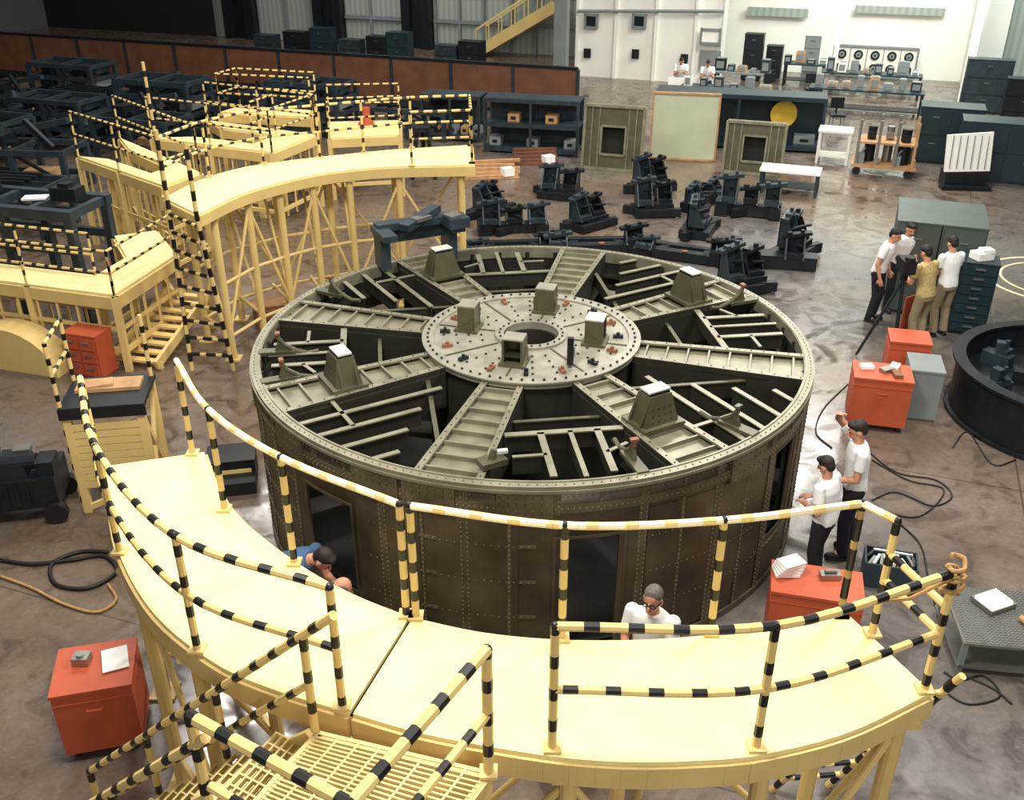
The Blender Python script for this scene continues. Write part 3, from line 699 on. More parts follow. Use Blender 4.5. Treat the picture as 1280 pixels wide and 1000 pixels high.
# ---------------------------------------------------------------- cabinets and carts
def cabinet(name,label,cat,loc,rz,sz,m,drawers=0,cols=1,casters=False,group=None,hm='metl',lid=False):
    w,d,h=sz; t=T(name,label,cat,loc,rz,group); z0=.1 if casters else .04
    b=MB(); b.box((0,0,z0+(h-z0)/2),(w,d,h-z0)); b.box((0,0,h-.01),(w+.02,d+.02,.03))
    if lid: b.box((0,0,h-.12),(w+.012,d+.012,.008))
    if not casters: b.box((0,0,.02),(w-.06,d-.06,.04))
    b.build('body',[m,'dark'],t)
    if casters:
        for sx in(-1,1):
            for sy in(-1,1):
                b=MB(); x,y=sx*(w/2-.08),sy*(d/2-.08); b.cyl((x-.02,y,.05),(x+.02,y,.05),.05,None,12); b.box((x,y,.09),(.06,.05,.04)); b.build('caster','rub',t)
    if lid:
        b=MB(); b.tube([(-.06,-d/2,h*.75),(-.06,-d/2-.03,h*.75),(.06,-d/2-.03,h*.75),(.06,-d/2,h*.75)],.008,6); b.build('handle','org' if m=='org' else 'metl',t)
    if drawers:
        dh=(h-z0-.06)/drawers
        for c in range(cols):
            cw=(w-.04)/cols
            for i in range(drawers):
                x=-w/2+.02+cw*(c+.5); z=z0+.02+dh*(i+.5)
                b=MB(); b.box((x,-d/2-.01,z),(cw-.03,.03,dh-.025)); o=b.build('drawer',m,t)
                b=MB(); b.box((x,-d/2-.045,z+dh*.2),(min(.16,cw*.4),.03,.02)); b.build('handle',hm,o)
    return t
cg=(at(1130,278,1.7)+at(1228,278,1.7))/2; cg.z=0
cabinet('storage_cabinet','tall dark grey-green steel double cabinet','cabinet',cg+R(-.37,.6),RA,(.72,1.5,1.7),'grn',2)
cabinet('storage_cabinet','tall dark grey-green steel double cabinet','cabinet',cg+R(.37,.6),RA,(.72,1.5,1.7),'grn',2)
cabinet('drawer_cabinet','dark blue-green steel drawer cabinet','cabinet',(7.66,4.9,0),RA,(.58,.5,1.3),'teal',7)
b=MB(); b.box((0,0,.06),(.3,.25,.12),.3); b.box((.05,-.02,.15),(.2,.18,.06),.1); b.build('paper_stack','papr',None,loc=(7.66,4.9,1.31),label='stack of white papers on a steel cabinet',category='papers')
cabinet('tool_cart','orange enamelled rolling tool chest','tool chest',(5.0,1.62,0),math.radians(-14),(.78,.55,.82),'org',0,1,True,lid=True)
cabinet('tool_cart','orange rolling tool chest with closed lid','tool chest',(5.78,2.75,0),math.radians(-14),(.58,.5,.85),'org',0,1,True,lid=True)
cabinet('supply_cabinet','plain blue-grey steel cabinet beside orange tool chests','cabinet',(5.74,1.95,0),math.radians(-14),(.45,.6,.8),'gry')
for i,(x,y,m) in enumerate([(-.2,.1,'papr'),(.05,.0,'metl'),(.2,.1,'papr'),(.15,-.15,'rust')]):
    b=MB(); b.box((0,0,.025),(.18,.12,.05),.5*i); b.build('parts_tray',m,None,loc=(5.0+x,1.62+y,.83),label='small parts tray on an orange tool chest',category='tray')
cabinet('tool_chest','orange tool chest beside the drum with papers on top','tool chest',(2.78,-3.08,0),math.radians(-14),(.86,.5,.85),'org',0,1,True,lid=True)
b=MB()
for i in range(5): b.box((.01*i,.0,.02+.03*i),(.24,.17,.026),.1*i)
b.build('book_stack','papr',None,loc=(2.5,-2.95,.858),label='stack of white books on an orange tool chest',category='books')
b=MB(); b.box((0,0,.03),(.2,.1,.06)); b.cyl((-.06,0,.08),(.06,0,.08),.02); b.build('hand_tool','metl',None,loc=(2.92,-3.02,.858),label='small dark metal tool on an orange tool chest',category='tool')
t=T('open_toolbox','dark open toolbox full of light coloured tools','toolbox',(3.98,-2.0,0),-.3)
b=MB(); b.box((0,0,.02),(.55,.35,.04))
for s in(-1,1): b.box((s*.27,0,.17),(.02,.35,.3)); b.box((0,s*.17,.17),(.55,.02,.3))
b.build('body','teal',t)
for i in range(9):
    b=MB(); b.box((-.2+.05*i,random.uniform(-.04,.04),.25+.02*(i%3)),(.03,.2,.04),random.uniform(-.5,.5)); b.build('stored_tool','papr' if i%2 else 'metl',t)
b=MB(); b.tube([(-.25,0,.3),(-.2,0,.4),(.2,0,.4),(.25,0,.3)],.015); b.build('handle','metl',t)
t=T('low_work_table','low metal work table with perforated top','table',(4.75,-3.05,0),math.radians(-8))
b=MB(); b.box((0,0,.36),(1.0,.9,.03)); 
for i in range(26): b.box((-.48+.0385*i,0,.378),(.012,.88,.01))
for i in range(24): b.box((0,-.43+.0375*i,.378),(.97,.012,.01))
b.build('table_top','metl',t)
b=MB(); b.box((0,0,.08),(1.02,.92,.03)); b.build('shelf','metl',t)
for sx in(-.47,.47):
    for sy in(-.42,.42):
        b=MB(); b.box((sx,sy,.175),(.05,.05,.35)); b.build('leg','gry',t)
b=MB(); b.box((0,0,.03),(.34,.28,.05)); b.box((0,0,.06),(.28,.22,.02),0,1); b.build('work_lamp',['metl','lamp'],None,loc=(4.72,-2.85,.383),rz=.4,label='bright work lamp lying on a metal table',category='lamp')
b=MB(); b.cyl((0,0,.03),(.1,-.22,.03),.03,.045,10,0); b.build('hand_drill','wood',None,loc=(4.88,-3.1,.39),label='tan handheld tool on a metal table',category='tool')
cabinet('tool_chest','orange steel tool chest with papers on its lid','tool chest',(-3.94,-4.2,0),math.radians(14),(.66,.6,.8),'org',0,1,True,lid=True)
b=MB(); b.box((0,0,.01),(.22,.3,.008),.4); b.build('paper_sheet','papr',None,loc=(-3.78,-4.12,.81),label='white paper sheet on an orange tool chest',category='paper')
b=MB(); b.box((0,0,.04),(.14,.12,.08)); b.cyl((0,0,.08),(0,0,.1),.04); b.build('metal_block','metl',None,loc=(-4.06,-4.15,.81),label='small metal block on an orange tool chest',category='part')
p=at(118,463); cabinet('drawer_cabinet','small red-orange drawer cabinet','cabinet',(p.x+.05,p.y-.1,0),-.29,(.6,.38,.75),'org',3,2)
t=T('floor_machine','black wheeled floor machine with hoses','machine',at(25,650)+Vector((0,.2,0)),.2)
b=MB(); b.box((0,0,.42),(1.0,.65,.4)); b.box((-.1,0,.68),(.6,.5,.2),0,0,.85); b.cyl((-.4,-.1,.76),(.3,-.1,.76),.1,None,14); b.box((.4,-.1,.7),(.2,.3,.2))
for i in range(5): b.box((-.3+.12*i,-.33,.42),(.03,.03,.3))
b.build('body','dark',t)
for sx in(-.38,.44):
    for sy in(-.33,.33): 
        b=MB(); b.cyl((sx,sy-.05,.14),(sx,sy+.05,.14),.14,None,16); b.build('wheel','rub',t)
b=MB(); b.box((.1,.1,.82),(.2,.14,.06)); b.build('control_box','metl',t)
b=MB(); b.cyl((-.2,.15,.76),(-.2,.15,.9),.05); b.build('filler_cap','metl',t)
b=MB(); b.box((0,0,.17),(.6,.45,.34),0,0); b.box((0,-.23,.2),(.5,.02,.06),0,1); b.box((0,0,.35),(.62,.47,.02),0,0); b.box((0,-.36,.09),(.6,.26,.18),0,0)
b.build('step_box',['dark','yel'],None,loc=at(305,600)+Vector((-.15,.1,0)),rz=.2,label='dark step box with yellow edges beside the drum',category='step stool')
def ringfix():
    c=Vector((7.85,1.75,0)); t=T('ring_fixture','dark steel ring-shaped fixture filled with black fittings','fixture',c)
    b=MB(); b.ring(1.52,1.6,.0,.8,64); b.ring(1.5,1.68,.78,.82,64); b.ring(1.5,1.66,.0,.05,64); b.ring(0,1.52,.4,.43,48); b.build('ring_body','dark',t)
    for i in range(14):
        a=2*math.pi*i/14; b=MB(); r=1.15 if i%2 else .6; X,Y=r*math.cos(a),r*math.sin(a)
        b.box((X,Y,.53),(.42,.2,.2),a); b.box((X,Y,.71),(.12,.14,.2),a+.5); b.box((X+.1,Y-.05,.65),(.08,.2,.1),a); b.cyl((X+.1,Y,.6),(X+.1,Y,.83),.03); b.build('fitting','blue' if i%3 else 'dark',t)
ringfix()
# ---------------------------------------------------------------- black tooling fixtures
def fixture(kind,loc,rz):
    t=T('casting_fixture','black heavy angular tooling fixture on the floor','tooling',loc,rz,'black tooling fixtures')
    b=MB()
    if kind==0:
        b.box((0,0,.12),(1.5,.26,.2)); b.box((-.65,0,.14),(.3,.5,.26)); b.box((.62,.05,.12),(.28,.6,.2)); b.beam((-.4,-.3,.1),(.5,.3,.1),.14,.14)
    elif kind==1:
        b.box((0,0,.1),(1.0,.7,.16)); b.box((.1,0,.22),(.7,.46,.1)); b.beam((-.7,.2,.1),(.6,-.35,.12),.16,.16)
    elif kind==2:
        b.box((0,0,.15),(2.1,.36,.26)); b.box((.3,.3,.1),(.6,.4,.18)); b.box((-.7,-.2,.1),(.4,.3,.18))
    else:
        b.box((0,0,.14),(2.2,.22,.2)); b.box((0,.5,.12),(1.5,.18,.16)); b.beam((-.7,-.1,.1),(-.3,.6,.1),.16,.16); b.beam((.7,-.1,.1),(.4,.6,.1),.16,.16)
    b.build('base','dark',t)
    xs={0:((-.5,0,.4),(.02,.05,.22),(.52,0,.3)),1:((-.25,0,.46),(.25,.05,.35)),2:((-.75,0,.2),(.6,0,.4)),3:((-.8,0,.14),(.8,.1,.26))}[kind]; zb=.24
    for i,(x,y0,hh) in enumerate(xs):
        b=MB()
        for s in(-.19,.16): b.prism([(x+s,y0-.24,zb),(x+s,y0+.2,zb),(x+s,y0+.2,zb+hh),(x+s,y0+.02,zb+hh),(x+s,y0-.14,zb+hh*.35)],(.03,0,0))
        b.box((x,y0+.18,zb+hh/2),(.38,.035,hh)); b.beam((x-.3,y0+.05,zb+hh),(x+.3,y0+.15,zb+hh+.06),.16,.06); b.box((x,y0-.12,zb+.05),(.34,.16,.1))
        b.box((x-.14,y0+.05,zb+hh+.05),(.1,.12,.08),.3); b.box((x+.12,y0+.1,zb+hh+.08),(.07,.07,.1),.1)
        b.build('bracket','dark' if i%2 else 'blue',t)
        b=MB(); b.cyl((x,y0,zb+hh*.6),(x+.12,y0-.24,zb+hh*.75),.025,None,8); b.build('clamp_bolt','dark',t)
    b=MB(); b.box((.1,-.05,.26),(.12,.08,.03)); b.build('part_tag','rust',t)
    return t
f0=fixture(0,at(642,290),.1); f1=fixture(1,at(700,246),-.3); f2=fixture(2,at(952,332),-.2); f3=fixture(3,at(745,318),.05)
for px,py,k,r,zs in[(735,284,1,.7,1),(816,268,1,.1,1.1),(812,240,1,.5,1.2),(872,292,1,1.2,1.1),(880,258,0,.9,.9),(935,270,0,-.3,1.3),(850,326,3,-.4,.9),(925,364,1,.4,1.2),(612,268,1,1.0,1.0),(990,322,1,.9,1.3),(640,318,3,.1,.7)]:
    dup((f0,f1,f2,f3)[k],at(px,py),r,None,(.95,.95,zs))
# ---------------------------------------------------------------- mid background furniture
def shelfunit(x0,x1,y,h,label,levels=3,d=.8,m='blue'):
    a,c=at(x0,y),at(x1,y+ (x1-x0)*.06); w=(c-a).length; p=(a+c)/2; ang=math.atan2(c.y-a.y,c.x-a.x)
    t=T('steel_shelf',label,'shelving',p,ang)
    for i in range(levels):
        z=.15+(h-.15)*i/(levels-1); b=MB(); b.box((0,d/2,z),(w,d,.05)); b.box((0,0,z-.04),(w,.04,.1)); b.build('shelf_board',m,t)
    for sx in(-1,0,1):
        for sy in(0,d):
            b=MB(); b.box((sx*(w/2-.03),sy,h/2),(.07,.07,h)); b.build('post',m,t)
    b=MB(); b.box((0,d+.02,h/2),(w,.02,h)); b.build('back_panel',m,t)
    for i in range(5):
        b=MB(); z=.175+(h-.15)*((i%(levels-1)))/(levels-1); b.box((-w*.4+w*.2*i,d/2,z+.11),(w*.12,.4,.22)); b.box((-w*.4+w*.2*i,d/2-.21,z+.11),(w*.05,.02,.08),0,1)
        b.build('stored_box',['wood' if i%2 else 'gry','dark'],t)
    return t,p,ang
shelfunit(605,722,190,1.5,'dark blue-grey steel shelving with parts')
shelfunit(528,600,174,1.3,'dark blue-grey steel bench shelving',2)
shelfunit(815,1025,180,1.5,'long dark green steel bench with back panel',2,1.0,'teal')
def frame_hole(x0,y0,x1,y1,label,hole,lean=.15):
    a=at(x0,y1); c=at(x1,y1+6); w=(c-a).length; p=(a+c)/2; ang=math.atan2(c.y-a.y,c.x-a.x)
    h=w*(y1-y0)/(x1-x0)*1.0
    t=T('panel_frame',label,'panel',p,ang); b=MB(); hw=w*hole/2; hz0=h*.25; hz1=hz0+w*hole*1.1; T_=.08
    b.box((-(w/2+hw)/2,0,h/2),(w/2-hw,T_,h)); b.box(((w/2+hw)/2,0,h/2),(w/2-hw,T_,h)); b.box((0,0,hz0/2),(2*hw,T_,hz0)); b.box((0,0,(h+hz1)/2),(2*hw,T_,h-hz1))
    for v in b.v: v.y+=v.z*lean
    b.build('plate','oliv2',t)
    b=MB()
    for s in(-1,1): b.box((s*(w/2),-.03,h/2),(.07,.14,h)); 
    for z in(.04,h): b.box((0,-.03,z),(w,.14,.07))
    for s in(-1,1): b.box((s*hw,-.05,(hz0+hz1)/2),(.05,.06,hz1-hz0)); b.box((0,-.05,hz0 if s<0 else hz1),(2*hw,.06,.05))
    for s in(-.75,-.5,.5,.75): b.box((s*w/2,-.03,h/2),(.03,.08,h))
    for v in b.v: v.y+=v.z*lean
    b.build('edge_frame','oliv',t)
    b=MB(); b.box((0,.2,(hz0+hz1)/2),(2.1*hw,.02,hz1-hz0+.1))  # dark sheet added behind the hole to stand for the shade inside
    for v in b.v: v.y+=v.z*lean
    b.build('opening_shade_sheet','inner',t)
frame_hole(728,135,800,210,'square olive panel frame with a window opening leaning on a bench',.42)
frame_hole(903,152,975,215,'square olive frame with a square opening and yellow paper',.4)
b=MB(); b.prism([(-.25,0,0),(.1,0,0),(-.02,0,.4)],(0,.02,0)); b.build('yellow_sheet','gold',None,loc=at(950,206)+Vector((0,-.12,.02)),label='folded yellow paper leaning on an olive frame',category='paper')
a=at(812,198);c=at(893,202); p=(a+c)/2; w=(c-a).length
t=T('display_board','pale green rectangular board with wooden edge leaning upright','board',p,math.atan2(c.y-a.y,c.x-a.x))
b=MB(); b.box((0,0,.92),(w,.06,1.75)); b.build('board_face','pgrn',t)
b=MB()
for s in(-1,1): b.box((s*w/2,-.02,.92),(.05,.1,1.8)); 
for z in(.03,1.8): b.box((0,-.02,z),(w,.1,.05))
b.build('board_edge','wood',t)
b=MB(); b.cyl((0,0,.5),(0,-.05,.5),.38,None,32,0); b.cyl((0,-.05,.5),(0,-.07,.5),.05,None,12,0)
b.build('round_disc',['gold','dark'],None,loc=at(974,184)+Vector((0,.0,.45)),label='yellow round disc leaning on a bench',category='disc')
b=MB(); b.box((0,0,.4),(1.1,.04,.78)); b.box((0,.02,.02),(1.0,.1,.03)); b.build('white_panel','papr',None,loc=at(850,122)+Vector((0,-.6,0)),rz=-.1,label='white paper covered panel leaning on a bench',category='panel')
def table(name,label,loc,rz,sz,mt='wht',ml='gry',cat='table'):
    w,d,h=sz; t=T(name,label,cat,loc,rz); b=MB(); b.box((0,0,h-.025),(w,d,.05)); b.build('table_top',mt,t)
    for sx in(-1,1):
        for sy in(-1,1): b=MB(); b.box((sx*(w/2-.06),sy*(d/2-.06),(h-.05)/2),(.07,.07,h-.05)); b.build('leg',ml,t)
    b=MB(); b.box((0,0,.2),(w-.1,d-.1,.03)); b.build('shelf',ml,t)
    return t
table('low_table','low table with pale top and steel legs',at(990,246)+Vector((0,.4,0)),RA,(1.45,.7,.6),'papr','blue')
def desk_items(p,w,n,h=.8):
    for i in range(n):
        b=MB(); hh=random.uniform(.12,.45); ww=random.uniform(.2,.4)
        b.box((0,0,hh/2),(ww,.3,hh)); b.box((0,-.16,hh/2),(ww*.7,.02,hh*.6),0,1); b.box((0,0,hh+.01),(ww*.8,.25,.02),0,1)
        q=p+R(-w*.42+w*.84*i/(max(1,n-1)),random.uniform(-.15,.15)); b.build('desk_instrument',[random.choice(['dark','blue','gry','wht','wood']),'gry'],None,loc=(q.x,q.y,h),rz=RA,label='boxy bench instrument standing on a desk',category='instrument')
for px,py,w,lab,ni in((1078,142,3.6,'long grey desk with papers and equipment',8),(1085,120,3.4,'dark teal desk below an instrument board',8),(925,118,1.9,'dark work desk crowded with instruments',5),(1003,106,1.5,'dark work desk standing in a white bay',4),(905,140,3.0,'long dark bench carrying small parts',6)):
    p=at(px,py); table('desk',lab,p,RA,(w,.8,.8),'gry' if ni%2 else 'teal','dark','desk'); desk_items(p,w,ni)
for px,py,w,h,m in((938,100,.7,1.7,'dark'),(965,97,.6,1.2,'dark'),(1012,90,.6,1.4,'gry'),(1225,140,1.4,1.7,'blue'),(1272,160,1.2,1.5,'dark')):
    cabinet('storage_cabinet','tall dark steel equipment cabinet near a white bay','cabinet',at(px,py),RA,(w,.5,h),m,3)
def chair(loc,rz):
    t=T('office_chair','small dark office chair by a workshop desk','chair',loc,rz)
    b=MB(); b.box((0,0,.45),(.42,.42,.06)); b.build('seat','dark',t)
    b=MB(); b.box((0,.2,.78),(.4,.05,.32)); b.beam((0,.22,.48),(0,.22,.65),.05,.03); b.build('backrest','dark',t)
    for sx in(-.18,.18):
        for sy in(-.18,.18): b=MB(); b.cyl((sx,sy,0),(sx*.9,sy*.9,.43),.018); b.build('leg','gry',t)
for px,py in((1044,162),(1012,128),(960,128)): chair(at(px,py),RA+.3)
for i,px in enumerate((335,372,405,440,475,500,560,590)):
    cabinet('storage_cabinet','low dark steel cabinet along the back wall','cabinet',R(wallpt(px,60,29)[0],29),RA,(1.0,.6,.8+.2*(i%3)),('blue','dark','teal')[i%3],2)
p=at(1046,208); table('bench','white bench beside an equipment cart',p+Vector((-.0,.5,0)),RA,(.9,.7,.9),'wht','wht','bench')
for px,py,w in((1190,215,1.6),(1262,240,2.2)):
    p=at(px,py); cabinet('storage_cabinet','dark blue-green steel cabinet','cabinet',p+Vector((.2,1.2,0)),RA,(w,.9,1.5),'teal',2,2)
t=T('display_rack','white slotted board leaning on a dark stand','rack',at(1208,238)+Vector((0,.2,0)),-.1)
b=MB(); b.prism([(-.55,0,.4),(.55,0,.45),(.55,.3,1.35),(-.55,.3,1.25)],(0,.05,0)); b.build('board','wht',t)
b=MB()
for i in range(6): b.beam((-.45+.17*i,-.01,.5),(-.4+.17*i,.27,1.25),.02,.02)
b.build('slots','gry',t)
b=MB(); b.box((0,.2,.2),(1.0,.5,.4)); b.box((0,-.1,.05),(1.2,.3,.1)); b.build('stand','dark',t)
t=T('equipment_cart','wheeled metal cart with vertical posts and pumps','cart',at(1110,222)+Vector((0,.5,0)),RA)
b=MB(); b.box((0,0,.25),(1.6,1.0,.08)); b.box((0,0,.85),(1.5,.9,.05)); b.build('tray','wood',t)
for sx in(-.7,-.2,.25,.7):
    for sy in(-.42,.42): b=MB(); b.box((sx,sy,.85),(.07,.07,1.15)); b.build('post','metl' if sx<.5 else 'wood',t)
for i,(x,y,r) in enumerate([(-.4,0,.14),(.05,.1,.12),(.45,-.1,.16)]):
    b=MB(); b.cyl((x,y,.3),(x,y,.75),r,None,14); b.cyl((x,y,.88),(x,y,1.2),r*.8,None,12); b.box((x,y-.15,1.0),(.2,.1,.15)); b.build('pump','dark' if i!=1 else 'metl',t)
for i,(x,y) in enumerate([(-.6,-.3),(.3,-.3),(.6,.2)]):
    b=MB(); b.box((x,y,.42),(.2,.2,.26)); b.cyl((x,y,.55),(x+.1,y,.7),.03); b.build('valve_box','gry',t)
for sx in(-.65,.65):
    for sy in(-.4,.4): b=MB(); b.cyl((sx,sy-.03,.1),(sx,sy+.03,.1),.1,None,14); b.build('wheel','rub',t)
for px,py,w,h,m,l in[(612,222,1.5,.25,'wood','open plywood tray of parts'),(668,206,1.2,.3,'brwn','stack of brown wooden boards')]:
    b=MB()
    for i in range(5): b.box((random.uniform(-.1,.1),.12*i-.25,.04+.07*i),(w,.1 if m!='wood' else .12,.07),random.uniform(-.1,.1))
    b.box((0,0,.01),(w,.7,.02)); b.box((w*.3,-.2,.15),(.3,.25,.2),.4,1); b.build('lumber_stack',[m,'papr'],None,loc=at(px,py)+Vector((0,.2,0)),rz=.1,label=l,category='lumber')
# left-hand dark steel racks
def rack(kind,loc,rz):
    t=T('fixture_rack','dark blue-grey welded steel fixture rack','steel rack',loc,rz,'dark steel racks'); w,d=2.6,1.2; h=(1.0,1.05,1.6)[kind]
    for sx in(-1,0,1):
        for sy in(-1,1): b=MB(); b.box((sx*w/2,sy*d/2,h/2),(.13,.13,h)); b.build('post','blue',t)
    for z in((.3,h) if kind<2 else (.3,.75,1.2,h)):
        for sy in(-1,1): b=MB(); b.beam((-w/2,sy*d/2,z),(w/2,sy*d/2,z),.1,.14); b.build('beam','blue',t)
        for sx in(-1,0,1): b=MB(); b.beam((sx*w/2,-d/2,z),(sx*w/2,d/2,z),.1,.12); b.build('cross_beam','blue',t)
    for s in(-1,1): b=MB(); b.beam((s*w/2,-d/2,.3),(0,-d/2,h),.07,.07); b.build('brace','dark',t)
    if kind==1: 
        b=MB(); b.box((-.5,0,h+.2),(.4,.6,.25)); b.box((-.5,0,h+.1),(.7,.3,.1)); b.build('stored_part','dark',t)
        b=MB(); b.beam((-1.2,.35,h+.12),(1.1,.35,h+.6),.12,.14); b.build('stored_bar','blue',t)
        b=MB(); b.beam((1.0,-.4,h+.1),(.3,-.2,h+.7),.1,.12); b.build('stored_bar','dark',t)
        b=MB(); b.box((.4,-.1,.45),(.7,.5,.2)); b.build('stored_box','wood',t)
    elif kind==2:
        for i,z in enumerate((.4,.85,1.3)):
            for x in(-.85,-.2,.5,1.0): b=MB(); b.box((x,.05*i,z+.14),(.45,.8,.22),.08*i); b.box((x,-.38,z+.12),(.2,.06,.1)); b.build('stored_part',('dark','gry','blue')[(i+int(x*3))%3],t)
    else:
        b=MB(); b.box((.3,0,h+.1),(.9,.4,.04)); b.build('stored_sheet','gry',t)
        for i in range(4): b=MB(); b.beam((-1.2,-.4+.25*i,h+.12),(.9,-.35+.22*i,h+.14),.06,.1); b.build('stored_bar','dark',t)
    return t
r0=rack(0,at(35,300)+Vector((-.8,.9,0)),-.2); r1=rack(1,at(50,240)+Vector((-.3,.3,0)),-.1); r2=rack(2,R(-26.5,10.2),RA)
for j,v in enumerate((10.4,12.4,14.4,16.4)):
    for i,u in enumerate((-25.4,-22.4,-19.4,-16.4,-13.4)):
        if u>-17 and v<12: continue
        if u>-14 and v<14: continue
        p=R(u+.7*(j%2)+random.uniform(-.1,.1),v); q=p-CAM
        if 640+q.x/(q.y*CT-q.z*ST)*F<-60: continue
        dup((r0,r1,r2)[(i*2+j)%3],p,RA+random.uniform(-.05,.05),None,(.93,1,random.uniform(.85,1.1)))
dup(r0,R(-9.6,17.2),RA,None,(.9,1,.8))
Z0=1.31
t=T('machine_frame','dark blue steel machine frame standing inside a yellow platform','machine',(-8.7,5.95,0),-.25)
for sy in(-.5,.5): b=MB(); b.beam((-1.6,sy,.65+Z0),(1.3,sy,.65+Z0),.16,.18); b.build('long_beam','blue',t)
for sx in(-1.5,-.5,.4,1.2): b=MB(); b.beam((sx,-.5,.65+Z0),(sx,.5,.65+Z0),.12,.14); b.build('cross_beam','blue',t)
for sx in(-1.5,-.1,1.2):
    for sy in(-.5,.5): b=MB(); b.box((sx,sy,(.58+Z0)/2),(.14,.14,.58+Z0)); b.build('leg','blue',t)
b=MB(); b.box((.2,0,.75+Z0),(.4,.25,.03),.4); b.build('sheet','papr',t)
for x in(-.9,.8): b=MB(); b.box((x,.1,.85+Z0),(.5,.3,.22)); b.box((x,.1,.98+Z0),(.2,.2,.1)); b.build('fitting','dark',t)
for sy in(-.5,.5):
    for z in(.5,1.35): b=MB(); b.beam((-1.5,sy,z),(1.2,sy,z),.1,.14); b.build('long_beam','blue',t)
b=MB(); b.cyl((0,0,0),(0,0,.06),.2,None,16); b.cyl((0,0,.06),(0,0,.32),.14,.1,16); b.cyl((0,0,.32),(0,0,.42),.11,None,16); b.build('orange_canister','org',None,loc=at(458,156,1.5),label='orange canister standing on a yellow platform',category='canister')
b=MB(); b.beam((-.3,0,0.02),(-.12,0,1.3),.1,.1); b.beam((.3,0,.02),(.12,0,1.3),.1,.1); b.box((0,0,1.3),(.4,.4,.12)); b.beam((0,.5,.02),(0,.1,1.3),.1,.1); b.box((0,.0,.7),(.5,.1,.08))
b.build('tripod_stand','dark',None,loc=at(530,224),label='dark steel tripod stand on the floor',category='stand')
b=MB()
b.box((0,0,.2),(.5,.4,.4)); b.box((0,0,.41),(.54,.44,.03),0,1); b.build('crate',['rust','wood'],None,loc=at(326,400)+Vector((.2,-.15,0)),rz=.4,label='brown cardboard crate beside the yellow platform',category='crate')
# ---------------------------------------------------------------- cables and hoses
def cable(pts,m,label,r=.018,name='cable'):
    b=MB(); P=crom([at(x,y,r+.002) for x,y in pts],max(30,len(pts)*8)); b.tube(P,r,6)
    c=P[0]; b.build(name,m,None,off=(c.x,c.y,0),loc=(c.x,c.y,0),smooth=True,label=label,category='cable')
cable([(0,700),(40,705),(90,700),(130,695),(145,715),(110,735),(70,730),(65,705),(100,690),(135,690)],'rub','black hose coiled on the floor',.024,'hose')
cable([(0,720),(40,735),(80,755),(120,765),(145,750),(135,730)],'rope','tan hose curling on the floor',.018,'hose')
cable([(1080,560),(1120,590),(1170,600),(1190,620),(1165,632),(1120,615),(1090,625)],'rub','thin black cable looping on the floor',.01)
cable([(1090,575),(1135,600),(1180,612),(1150,645),(1100,640)],'rub','thin black cable looping on the floor',.01)
cable([(1120,650),(1150,680),(1160,720),(1170,760)],'rub','thin black cable running to a metal table',.01)
cable([(1180,840),(1200,850),(1230,845),(1250,870),(1210,880),(1180,860),(1200,845),(1240,860),(1265,880)],'rub','tangled thin cable beneath a metal table',.01)
cable([(1060,480),(1030,510),(1020,540),(1040,560)],'rub','thin black cable beside an orange tool chest',.01)
cable([(1190,560),(1210,540),(1240,580),(1270,575)],'rub','thin black cable beside a dark ring fixture',.01)
b=MB(); b.ring(1.25,1.32,.001,.006,48); b.ring(.95,1.0,.001,.006,48); q=at(1318,350); b.build('floor_marking','pale',None,loc=(q.x,q.y,0),label='pale circular line painted on the floor',category='floor marking')
